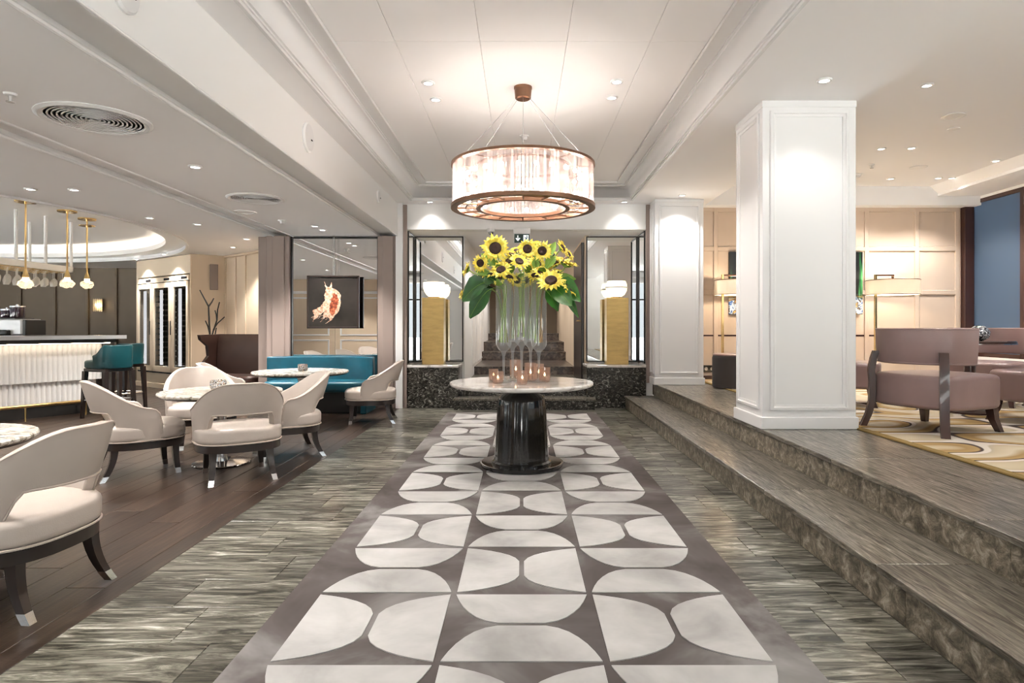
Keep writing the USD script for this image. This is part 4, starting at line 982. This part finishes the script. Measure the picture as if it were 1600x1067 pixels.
# twig sculpture
tw = thing('branch_sculpture', 'black bare-branch sculpture rising behind the brown settee', 'sculpture', (0, 0, 0))
Yt = 10.55
def br(pts, r0, r1):
    return tube([px(x, y, Yt + dy) for x, y, dy in pts], np.linspace(r0, r1, len(pts)), 7)
obj(tw, 'stem', cat(br([(331, 628, 0), (330, 560, 0), (328, 522, 0), (327, 505, 0), (326, 478, 0)], .02, .013)), blackm)
for pts in ([(326, 479, 0), (319, 466, -.03), (312, 453, -.05)], [(326, 479, 0), (331, 472, .03), (334, 466, .05)], [(328, 522, 0), (325, 510, -.05), (321, 501, -.08)], [(330, 530, 0), (334, 514, .03), (340, 505, .06), (351, 495, .1)], [(334, 516, .03), (339, 500, 0), (340, 484, -.02), (343, 472, -.04)], [(339, 500, 0), (338, 492, .05), (336, 485, .08)], [(331, 540, 0), (336, 524, -.08), (338, 512, -.1)]):
    obj(tw, 'branch', br(pts, .013, .009), blackm)
pb_ = px(331, 628, Yt)
obj(tw, 'foot', lathe([(0, 0), (.15, 0), (.15, .03), (0, .04)], 24, c=(pb_[0], Yt)), blackm)
# hanging picture in front of the lounge mirror
YP = YL - .02
pic = thing('hanging_picture', 'square dark picture of a pale orange sea creature before the mirror', 'picture', (0, 0, 0))
a0, a1 = px(481, 513, YP), px(562, 431, YP)
obj(pic, 'frame', cat(cb(a0[0], YP - .05, a0[2], a0[0] + .022, YP, a1[2]), cb(a1[0] - .022, YP - .05, a0[2], a1[0], YP, a1[2]), cb(a0[0], YP - .05, a1[2] - .022, a1[0], YP, a1[2]), cb(a0[0], YP - .05, a0[2], a1[0], YP, a0[2] + .022)), darkwood, smooth=False)
obj(pic, 'print', bx(a0[0] + .02, YP - .03, a0[2] + .02, a1[0] - .02, YP - .015, a1[2] - .02), mat('dark_print', (.018, .015, .013), .25, vary=.7, scale=(2, 2, 2)), smooth=False)
W, Hh = a1[0] - a0[0], a1[2] - a0[2]
def pp(u, v): return (a0[0] + u * W, a1[2] - v * Hh)
def wob(pts, amp, seed, n=90):
    pl = Polygon(pts).exterior; r = random.Random(seed); out = []
    for i in range(n):
        q = pl.interpolate(i / n, normalized=True); out.append((q.x + r.uniform(-amp, amp), q.y + r.uniform(-amp, amp)))
    return Polygon(out).buffer(0)
prc = mat('print_cream', (.72, .52, .38), .3, stops=[(.3, (.16, .06, .03)), (.5, (.34, .22, .15)), (.7, (.48, .38, .30))], scale=(30, 30, 30)); prr = mat('print_rust', (.30, .06, .02), .3, stops=[(.3, (.03, .008, .005)), (.5, (.16, .03, .012)), (.7, (.40, .15, .07))], scale=(34, 34, 34))
body = wob([pp(*p) for p in ((.33, .10), (.37, .19), (.42, .22), (.47, .12), (.48, .24), (.57, .28), (.64, .34), (.645, .52), (.60, .68), (.52, .78), (.44, .86), (.40, .80), (.30, .76), (.36, .66), (.22, .76), (.10, .88), (.14, .76), (.10, .66), (.26, .58), (.34, .46), (.33, .36), (.36, .27))], .008, 3)
for pg in getattr(body, 'geoms', [body]):
    if pg.area > 1e-4: obj(pic, 'printed_body', prism_xz(pg, YP - .0325, YP - .0300), prc, smooth=False)
core = wob([pp(*p) for p in ((.50, .34), (.58, .36), (.61, .48), (.57, .62), (.50, .76), (.44, .72), (.43, .58), (.47, .46))], .007, 5, 60)
obj(pic, 'printed_core', prism_xz(core if core.geom_type == 'Polygon' else max(core.geoms, key=lambda g: g.area), YP - .034, YP - .0325), prr, smooth=False)
fr_ = []
r5 = random.Random(11)
for k in range(16):
    u0, v0 = r5.uniform(.22, .50), r5.uniform(.62, .80); du, dv = -r5.uniform(.02, .16), r5.uniform(.05, .14)
    pts = [pp(u0 + du * q + .012 * math.sin(9 * q + k), v0 + dv * q) for q in np.linspace(0, 1, 7)]
    fr_.append(tube([(x, YP - .0315, z) for x, z in pts], .003, 5))
obj(pic, 'printed_tendrils', cat(fr_), prc, kind='stuff')
for xq in (521, 523):
    pz = px(xq, 431, YP); obj(pic, 'cable', tube([(pz[0], YP - .02, a1[2]), (pz[0], YP - .02, ZL)], .003, 5), steel)

# ================================================================== NICHE PEDESTALS
def pedestal(lab, x, lamp_lab, kind_):
    t = thing('pedestal', lab, 'pedestal', (x, 9.68, .635))
    obj(t, 'block', cb(-.165, -.13, 0, .165, .13, 1.01, .004), gold, smooth=False)
    l = thing('bowl_lamp', lamp_lab, 'lamp', (x, 9.68, 1.645))
    obj(l, 'foot', lathe([(0, 0), (.09, 0), (.085, .015), (0, .015)], 24), brass)
    if kind_ == 0:
        obj(l, 'bowl', lathe([(0, .012), (.07, .015), (.115, .045), (.150, .10), (.165, .16), (.165, .24), (.150, .245), (0, .235)], 36), alab)
        obj(l, 'side_shell', mv(lathe([(0, .012), (.06, .02), (.105, .06), (.128, .12), (.135, .20), (0, .205)], 30), .06, .03, 0), alab)
    else:
        obj(l, 'bowl', lathe([(0, .012), (.075, .016), (.125, .05), (.158, .11), (.160, .15), (0, .15)], 36), alab)
        obj(l, 'rim', lathe([(.0, .15), (.172, .15), (.172, .172), (0, .172)], 36), lacq)
        obj(l, 'dome', lathe([(0, .172), (.160, .172), (.158, .215), (.140, .26), (0, .268)], 36), alab)
pedestal('gold leaf block pedestal in the left mirror niche', -1.345, 'glowing alabaster bowl lamp on the left gold pedestal', 0)
pedestal('gold leaf block pedestal in the right mirror niche', 1.455, 'glowing alabaster globe lamp with pale rim on right pedestal', 1)

# ================================================================== BAR
D0 = np.array([-7.75, 5.85]); D1 = np.array([-5.97, 8.95]); du = unit(D1 - D0); dn = np.array([du[1], -du[0]])   # dn points to the room
def bar_pt(s, o): return D0 + du * s + dn * o
LB = np.linalg.norm(D1 - D0)
br_ = thing('bar_counter', 'white fluted bar counter with stone top and brass foot rail', 'bar', (0, 0, 0))
def plan(o0, o1, e):
    return Polygon([bar_pt(0, o0), bar_pt(LB + e, o0), bar_pt(LB + e, o1), bar_pt(0, o1)])
def fluted(o, e, z0, z1, pitch):
    n = int((LB + e) / pitch); pts = []
    for k in range(n):
        for q in np.linspace(0, 1, 6)[:-1]:
            s = (k + q) * (LB + e) / n; pts.append(tuple(bar_pt(s, o + .020 * math.sin(PI * q))))
    pts.append(tuple(bar_pt(LB + e, o)))
    m = int(.55 / pitch)
    for k in range(m):
        for q in np.linspace(0, 1, 6)[1:]:
            pts.append(tuple(bar_pt(LB + e + .02 * math.sin(PI * q), o - (k + q) * .55 / m)))
    pts += [tuple(bar_pt(0, o - .55))]
    return prism(Polygon(pts).buffer(0), z0, z1)
obj(br_, 'fluted_front', fluted(0, 0, .47, .975, .06), flutew, smooth=50)
obj(br_, 'lower_fluted_front', fluted(-.05, -.05, .185, .47, .06), flutew, smooth=50)
obj(br_, 'kick_base', prism(plan(-.08, -.6, -.08), 0, .185), blackm, smooth=False)
obj(br_, 'under_moulding', prism(plan(.16, -.6, .12), .985, 1.035), blackm, smooth=False)
obj(br_, 'counter_top', prism(plan(.22, -.66, .20).buffer(.03), 1.035, 1.085), countertop, smooth=False)
obj(br_, 'light_strip', prism(plan(.12, .09, .06), .972, .984), led_e, smooth=False, label='light strip tucked under the counter edge')
obj(br_, 'foot_rail', tube([(*bar_pt(s, .16), .19) for s in np.linspace(.2, LB - .1, 5)], .022, 10), brass)
for s in (.6, 1.6, 2.6, 3.3):
    obj(br_, 'rail_bracket', tube([(*bar_pt(s, -.05), .16), (*bar_pt(s, .16), .19), (*bar_pt(s, .16), .0)], .012, 8), brass)
# back counter and coffee machine
bc = thing('back_counter', 'dark back counter behind the bar carrying the coffee machine', 'counter', (0, 0, 0))
obj(bc, 'body', cb(-9.8, 9.75, 0, -7.05, 10.35, .95, .01), darkwood, smooth=False); obj(bc, 'top', cb(-9.85, 9.72, .95, -7.0, 10.38, .985, .006), countertop, smooth=False)
em = thing('coffee_machine', 'steel and black espresso machine on the back counter', 'coffee machine', (-8.02, 9.95, .985))
em_s = 985 / 9.95
obj(em, 'body', cb(-.30, -.18, .09, .27, .25, .34, .02), mat('satin_steel', (.62, .62, .63), .3, metal=.3), smooth=False)
obj(em, 'side_panel', cb(.27, -.17, .02, .33, .25, .33, .012), blackm, smooth=False); obj(em, 'side_panel', cb(-.36, -.17, .02, -.30, .25, .33, .012), blackm, smooth=False)
obj(em, 'drip_tray', cb(-.30, -.30, .0, .42, .25, .09, .01), blackm, smooth=False)
obj(em, 'brew_group', cat(cb(-.2, -.26, .09, .1, -.15, .17, .015)), blackm, smooth=False)
obj(em, 'hot_plate', cb(-.33, -.16, .34, .15, .24, .362, .006), blackm, smooth=False)
plum = mat('plum_hopper', (.03, .008, .02), .1, coat=.5)
for x, r, h, lab in ((-.10, .085, .115, 'left short dark glass canister with metal lid on the coffee machine'), (.06, .10, .165, 'right tall dark glass canister with metal lid on the coffee machine')):
    j = thing('canister', lab, 'canister', (-8.02 + x, 9.95, .985 + .362))
    obj(j, 'jar', lathe([(0, 0), (r * .9, 0), (r, .02), (r, h - .02), (r * .95, h), (0, h)], 24), plum); obj(j, 'lid', lathe([(0, h), (r * 1.05, h), (r * 1.05, h + .022), (.02, h + .028), (.02, h + .045), (0, h + .045)], 24), steel)
# bar stools
def stool(lab, loc, facing):
    t = thing('bar_stool', lab, 'bar stool', (loc[0], loc[1], 0), facing - 90)
    obj(t, 'seat_cushion', pillow(.225, .225, .655, .765, n=4.5, r=.03, crown=.01, N=36), teald, smooth=60)
    rings = []
    A = math.radians(88)
    for i in range(25):
        a = -A + 2 * A * i / 24; b = abs(a) / A; zt = .965 - .13 * sm((b - .55) / .45)
        ra = .235; sx, cy = math.sin(a), -math.cos(a)
        sx = math.copysign(abs(sx) ** .7, sx); cy = math.copysign(abs(cy) ** .7, cy)
        pr = [(0, .665), (.008, .8), (.012, zt - .015), (0, zt), (-.035, zt), (-.045, zt - .015), (-.05, .8), (-.045, .665)]
        rings.append([((ra + d) * sx, (ra + d) * cy - .005, z) for d, z in pr])
    obj(t, 'backrest', fixn(grid(rings, closed_v=True, cap=True)), teald, smooth=50)
    obj(t, 'seat_frame', cb(-.20, -.20, .615, .20, .20, .66, .006), darkwood, smooth=False)
    for sx in (-1, 1):
        for sy in (-1, 1):
            obj(t, 'leg', fixn(grid([[(sx * (.185 + .02 * q) + ax * h, sy * (.185 + .03 * q) + ay * h, .62 * (1 - q)) for ax, ay in ((-1, -1), (1, -1), (1, 1), (-1, 1))] for q, h in ((0, .027), (1, .018))], closed_v=True, cap=True)), darkwood, smooth=False)
    obj(t, 'foot_rest', cat([tube([(-.2, y, .24), (.2, y, .24)], .012, 8) for y in (-.2, .2)] + [tube([(x, -.2, .24), (x, .2, .24)], .012, 8) for x in (-.2, .2)]), steel)
    return t
s0 = stool('nearer teal bar stool with low curved back at the bar end', (-5.50, 8.40), 160)
copy(s0, 'farther teal bar stool half hidden behind the nearer one', (-5.86, 9.25, 0), 160 - 90)
# pendants over the bar
def pendant(lab, xq, yc, Y, ybulb, double=False):
    x = (xq - VX) / FPX * Y; zc = 2.85; zb = CAMZ - (ybulb - VY) / FPX * Y
    t = thing('pendant_lamp', lab, 'pendant lamp', (x, Y, 0))
    obj(t, 'canopy', lathe([(0, zc - .022), (.115, zc - .022), (.12, zc - .015), (.12, zc), (0, zc)], 32), brass)
    if double: obj(t, 'second_plate', lathe([(0, zc - .115), (.105, zc - .115), (.11, zc - .105), (0, zc - .1)], 28), brass)
    obj(t, 'rod', tube([(0, 0, zc - .02), (0, 0, zb + .12)], .011, 8), brass)
    obj(t, 'socket', lathe([(0, zb + .145), (.012, zb + .14), (.035, zb + .06), (.04, zb + .03), (0, zb + .03)], 18), brass)
    obj(t, 'bulb', mv(trimesh.creation.icosphere(2, .038), 0, 0, zb + .01), filam_e)
    m = trimesh.creation.icosphere(2, .085); v = m.vertices; rs = random.Random(xq)
    m.vertices = v * np.array([rs.uniform(.88, 1.14) for _ in v])[:, None] * np.array([1, 1, .72]) + np.array([0, 0, zb - .055])
    obj(t, 'crystal_shade', m, crystw, smooth=False)
pendant('brass pendant with crystal shade nearest the left edge', 40, 313, 8.25, 437)
pendant('middle brass pendant with crystal shade above the bar', 105, 328, 8.95, 437)
pendant('right double-plate brass pendant with crystal shade above bar', 136, 342, 9.6, 439, True)
# hanging glass rack
gk = thing('glass_rack', 'white hanging rack holding upside-down wine glasses above bar', 'rack', (0, 0, 0))
GX0, GX1, GY0, GY1, GZ = -7.75, -7.05, 7.4, 9.92, 2.055
obj(gk, 'shelf', cat(cb(GX0, GY0, GZ, GX0 + .05, GY1, GZ + .06), cb(GX1 - .05, GY0, GZ, GX1, GY1, GZ + .09), cb(GX0, GY1 - .05, GZ, GX1, GY1, GZ + .03), cb(GX0, GY0, GZ, GX1, GY0 + .05, GZ + .03)), lacq, smooth=False)
for k in range(4):
    x = GX1 - .1 - .15 * k; obj(gk, 'glass_rail', cb(x - .012, GY0, GZ - .012, x + .012, GY1, GZ, .002), brass, smooth=False)
for x, y in ((GX1 - .025, 8.82), (GX1 - .025, 9.37), (GX1 - .025, 9.90), (GX0 + .025, 8.2), (GX0 + .025, 9.9), (GX1 - .025, 7.9)):
    obj(gk, 'hanger_rod', tube([(x, y, GZ), (x, y, 2.85)], .022, 8), lacq)
def wine_glass(loc):
    t = thing('wine_glass', 'stemmed wine glass hanging upside down from the bar rack', 'wine glass', loc, group='wine glasses hanging in the bar rack')
    obj(t, 'foot', lathe([(0, 0), (.034, 0), (.034, -.003), (.006, -.010), (0, -.010)], 16), crystw)
    obj(t, 'stem', lathe([(0, -.008), (.004, -.01), (.0035, -.09), (.008, -.10), (0, -.102)], 8), crystw)
    obj(t, 'bowl', lathe([(0, -.10), (.02, -.105), (.040, -.135), (.043, -.165), (.036, -.215), (.034, -.215), (.041, -.165), (.038, -.137), (0, -.106)], 16), crystw)
    return t
g0 = None
for i in range(13):
    for j in range(4):
        loc = (GX1 - .10 - .15 * j, GY1 - .10 - .175 * i, GZ - .012)
        if g0 is None: g0 = wine_glass(loc)
        else: copy(g0, None, loc)
p = px(155, 477, 14.44); sconce('crystal wall sconce on the brown wall behind the bar', (p[0], 14.46, p[2]), 0)
spot(p[0], 14.2, p[2], 4, cone=180)
# ================================================================== WINE CABINET
Lc = 2.232; ang = math.degrees(math.atan2(-1.32, 1.8))
o = np.array([-7.92, 12.96])
def cab_t(xq):
    "distance along the front from its left end that shows at pixel x"
    ux, uy = 1.8 / Lc, -1.32 / Lc; k = (xq - VX) / FPX
    return (o[0] - k * o[1]) / (k * uy - ux)
wcab = thing('wine_cabinet', 'tall beige built-in wine cabinet with three glass doors', 'wine cabinet', (o[0], o[1], 0), ang)
cmat = mat('champagne_lacquer', (.74, .61, .46), .38)
e = [cab_t(x) for x in (216, 239.5, 268.5, 269.5, 296)]
Lw = cab_t(297.5)
obj(wcab, 'body', cat(cb(0, 0, 2.20, Lw, .6, ZL - .006, .004), cb(0, 0, 0, Lw, .6, .30, .004), bx(0, .55, .3, Lw, .6, 2.2), cb(0, 0, .3, e[0] - .0, .6, 2.2, .004), cb(Lw - .02, 0, .3, Lw, .6, 2.2, .003)), cmat, smooth=False)
sidep = np.array([-5.63, 12.0]); cr = np.array([-6.12, 11.64])
obj(wcab, 'skirting', cb(0, -.02, 0, Lw, .01, .10, .006), cmat, smooth=False)
obj(wcab, 'interior', bx(e[0], .5, .3, Lw - .02, .54, 2.2), darkpane, smooth=False)
for k, (a, b) in enumerate(((e[0], e[1]), (e[1] + .01, e[2]), (e[3], e[4]))):
    z0, z1, w = .33, 2.06, .085
    dr = obj(wcab, 'door', cat(cb(a, -.03, z0, a + w, .01, z1, .004), cb(b - w, -.03, z0, b, .01, z1, .004), cb(a, -.03, z1 - .10, b, .01, z1, .004), cb(a, -.03, z0, b, .01, z0 + .11, .004)), cmat, smooth=False)
    obj(dr, 'door_glass', bx(a + w, -.012, z0 + .1, b - w, -.008, z1 - .09), cabglass, smooth=False)
    hx = b - .04 if k < 2 else a + .03
    obj(dr, 'handle', cb(hx - .008, -.06, 1.05, hx + .008, -.045, 1.32, .003), blackm, smooth=False)
    obj(wcab, 'control_panel', cb(a, -.02, z1 + .015, b, .01, z1 + .11, .003), cmat, smooth=False)
    obj(wcab, 'display', cb(b - .28, -.025, z1 + .04, b - .06, -.015, z1 + .085, .002), darkpane, smooth=False)
    lx = a + w + (b - a - 2 * w) * .30
    obj(wcab, 'light_tube', cb(lx - .045, .02, z0 + .13, lx + .045, .045, z1 - .13, .004), ledw_e, smooth=False, label='white vertical light tube')
    obj(wcab, 'shadow_gap', bx(a, -.012, z0 - .03, b, .0, z0), blackm, smooth=False)  # black strip standing in for the shaded gap under the door
for (a, b) in ((e[0], e[1]), (e[1] + .01, e[2]), (e[3], e[4])):
    pass
ws = thing('wall_cabinet_side', 'beige wall face beside the wine cabinet', 'wall', kind=S)
obj(ws, 'side_face', mv(cb(0, .0, 0, .61, .05, ZL, .004), -6.12, 11.64, 0, rz=36.3), beige, smooth=False)
ca, sa = math.cos(math.radians(ang)), math.sin(math.radians(ang))
b0 = None
btl = mat('wine_bottle_glass', (.012, .014, .010), .12, coat=.4); foil = mat('bottle_foil', (.75, .70, .60), .3, metal=.6)
for (a, b) in ((e[0], e[1]), (e[1] + .01, e[2]), (e[3], e[4])):
    bxp = a + .085 + (b - a - .17) * .84
    for k in range(14):
        loc = (o[0] + ca * bxp - sa * .12, o[1] + sa * bxp + ca * .12, .52 + k * .108)
        if b0 is None:
            b0 = thing('wine_bottle', 'wine bottle lying in the lit wine cabinet rack', 'wine bottle', loc, ang, group='wine bottles in the cabinet racks')
            obj(b0, 'bottle', mv(lathe([(0, 0), (.036, 0), (.038, .19), (.016, .25), (.015, .30), (0, .30)], 14), 0, .31, 0, rx=90), btl)
            obj(b0, 'capsule', mv(lathe([(0, 0), (.0175, 0), (.0175, .06), (0, .06)], 12), 0, .05, 0, rx=90), foil)
        else: copy(b0, None, loc, ang)
obj(ws, 'air_grille', mv(cb(-.07, -.02, 1.90, .07, .02, 2.38, .006), -5.785, 11.855, 0, rz=36), taupe, smooth=False)

# ================================================================== RAISED ROOM FURNITURE
def lounge_chair(lab, loc, facing):
    t = thing('lounge_chair', lab, 'chair', (loc[0], loc[1], H2 + .012), facing - 90)
    obj(t, 'seat', pillow(.355, .35, .185, .445, n=4.2, r=.035, crown=.012, N=48), mauve, smooth=60)
    rings, pt, pb = [], [], []
    A = math.radians(72)
    for i in range(27):
        a = -A + 2 * A * i / 26; sx, cy = math.sin(a), -math.cos(a); rr = .40
        z0, z1 = .525, .805
        pr = [(0, z0 + .02), (.012, (z0 + z1) / 2), (.018, z1 - .015), (.008, z1), (-.05, z1), (-.062, z1 - .015), (-.066, (z0 + z1) / 2), (-.06, z0 + .02), (-.05, z0), (-.01, z0)]
        rings.append([((rr + d) * sx * 1.04, (rr + d) * cy + .01, z) for d, z in pr])
        pt.append(((rr + .016) * sx * 1.04, (rr + .016) * cy + .01, z1 - .008)); pb.append((rr * sx * 1.04, rr * cy + .01, z0 + .01))
    bk = obj(t, 'backrest', fixn(grid(rings, closed_v=True, cap=True)), mauve, smooth=50)
    obj(bk, 'piping', cat(tube(pt, .006, 6), tube(pb, .006, 6)), mauve)
    for s in (-1, 1):
        a = math.radians(40) * s; sx, cy = math.sin(a), -math.cos(a); P = []
        for r, z in ((.515, 0), (.475, .10), (.452, .20), (.448, .36), (.456, .46), (.44, .56), (.42, .62)):
            c = np.array([r * sx * 1.04, r * cy + .01, z]); tt = np.array([cy, -sx, 0]); nn = np.array([sx, cy, 0]); P.append([c + tt * .030 * i_ + nn * .024 * j_ for i_, j_ in ((-1, -1), (1, -1), (1, 1), (-1, 1))])
        obj(t, 'back_post', fixn(grid(P, closed_v=True, cap=True)), mahog, smooth=40)
        P = [[(s * (.27 + .03 * q ** 2) + ax * h, .25 + .05 * q ** 2 + ay * h, .20 * (1 - q)) for ax, ay in ((-1, -1), (1, -1), (1, 1), (-1, 1))] for q, h in ((0, .032), (.5, .027), (1, .021))]
        obj(t, 'leg', fixn(grid(P, closed_v=True, cap=True)), mahog, smooth=40)
    return t
m0 = lounge_chair('mauve leather chair in front, its curved back towards the viewer', (3.32, 5.06), 22)
for lab, x, y, f in [('mauve leather chair half hidden behind the large column', 3.45, 6.75, -30), ('mauve leather chair beyond the crystal candle, facing the viewer', 4.98, 6.75, 218), ('mauve leather chair cut by the right picture edge', 4.46, 5.30, 100)]:
    copy(m0, lab, (x, y, H2 + .012), f - 90)
rt = thing('side_table', 'dark round table with crystal candle in the raised room', 'table', (4.28, 6.02, H2 + .012))
obj(rt, 'table_top', lathe([(0, .655), (.35, .655), (.36, .665), (.36, .678), (.35, .685), (0, .685)], 48), mat('dark_gloss_top', (.06, .04, .035), .08, coat=.5))
obj(rt, 'edge_band', fixn(lathe([(.340, .652), (.364, .652), (.364, .662), (.340, .662)], 48)), steel)
obj(rt, 'column', lathe([(0, .02), (.05, .02), (.045, .65), (0, .65)], 24), mahog); obj(rt, 'base', lathe([(0, 0), (.22, 0), (.22, .015), (.06, .03), (0, .03)], 40), mahog)
cz = H2 + .012 + .685; pq = px(1530, 530, 5.95)
t = thing('crystal_candle_holder', 'silver woven crystal candle holder on dark table', 'candle holder', (pq[0], 5.95, cz))
m = trimesh.creation.icosphere(3, .085); v = m.vertices; rs = random.Random(4)
m.vertices = v * np.array([1, 1, .85]) * (1 + .06 * np.sin(v[:, :1] * 160) * np.sin(v[:, 1:2] * 170) * np.sin(v[:, 2:] * 150)) + np.array([0, 0, .07])
obj(t, 'globe', m, mat('silver_crystal', (.8, .82, .86), .12, metal=.7, stops=[(.42, (.03, .03, .04)), (.5, (.75, .77, .82)), (.6, (.95, .96, 1.0))], scale=(60, 60, 60)), smooth=False)
def floor_lamp(lab, xpole, Y):
    x = (xpole - VX) / FPX * Y
    t = thing('floor_lamp', lab, 'floor lamp', (x, Y, H2 + .012))
    z = H2 + .012
    obj(t, 'base', lathe([(0, 0), (.15, 0), (.15, .015), (.02, .022), (0, .022)], 32), brass)
    obj(t, 'pole', cb(-.016, -.016, .02, .016, .016, 1.585, .003), brass, smooth=False)
    obj(t, 'arm', cat(cb(-.016, -.014, 1.56, .27, .014, 1.585, .003), cb(.24, -.012, 1.50, .265, .012, 1.57, .003)), bronze, smooth=False)
    sh = [(.352, 1.285), (.352, 1.500)]
    P = [[(.25 + r * math.cos(2 * PI * k / 48), r * math.sin(2 * PI * k / 48), zz) for k in range(48)] for r, zz in ((.352, 1.285), (.352, 1.500), (.347, 1.500), (.347, 1.285))]
    obj(t, 'shade', fixn(grid(P, closed_u=True, closed_v=True)), shade_m)
    obj(t, 'shade_trim', cat(tube([(.25 + .354 * math.cos(2 * PI * k / 48), .354 * math.sin(2 * PI * k / 48), 1.498) for k in range(48)], .005, 5, closed=True), tube([(.25 + .354 * math.cos(2 * PI * k / 48), .354 * math.sin(2 * PI * k / 48), 1.288) for k in range(48)], .004, 5, closed=True)), bronze)
    obj(t, 'shade_spider', cat(tube([(-.1, 0, 1.495), (.6, 0, 1.495)], .004, 5), tube([(.25, -.35, 1.495), (.25, .35, 1.495)], .004, 5)), bronze)
    obj(t, 'bulb', mv(trimesh.creation.icosphere(2, .045), .25, 0, 1.40), lampb_e)
floor_lamp('brass floor lamp with drum shade left of the large column', 1129, 9.25)
floor_lamp('brass floor lamp with drum shade right of the large column', 1368, 9.25)
ot = thing('ottoman', 'round dark charcoal ottoman under the left floor lamp', 'ottoman', (2.83, 8.52, H2 + .012))
obj(ot, 'body', lathe([(0, .0), (.235, .0), (.245, .02), (.245, .40), (.235, .425), (0, .43)], 40), greyf); obj(ot, 'seat_band', lathe([(0, .43), (.238, .428), (.238, .445), (.22, .455), (0, .458)], 40), mauve)
sk = thing('wall_socket', 'black double wall socket beside the small column', 'socket', px(1107.5, 576, YW - .004))
obj(sk, 'plate', cb(-.095, -.012, -.055, .095, 0, .055, .004), black, smooth=False)
for s in (-1, 1): obj(sk, 'outlet', mv(lathe([(0, 0), (.028, 0), (.028, .006), (0, .006)], 20), .046 * s, -.012, 0, rx=90), steel)
cv = thing('wall_painting', 'dark abstract painting with green streaks on the gridded wall', 'painting', (0, 0, 0))
q0, q1 = px(1139, 491, YW - .05), px(1347, 394, YW - .05)
obj(cv, 'canvas', cb(q0[0], YW - .07, q0[2], q1[0], YW - .023, q1[2], .004), abstract, smooth=False)
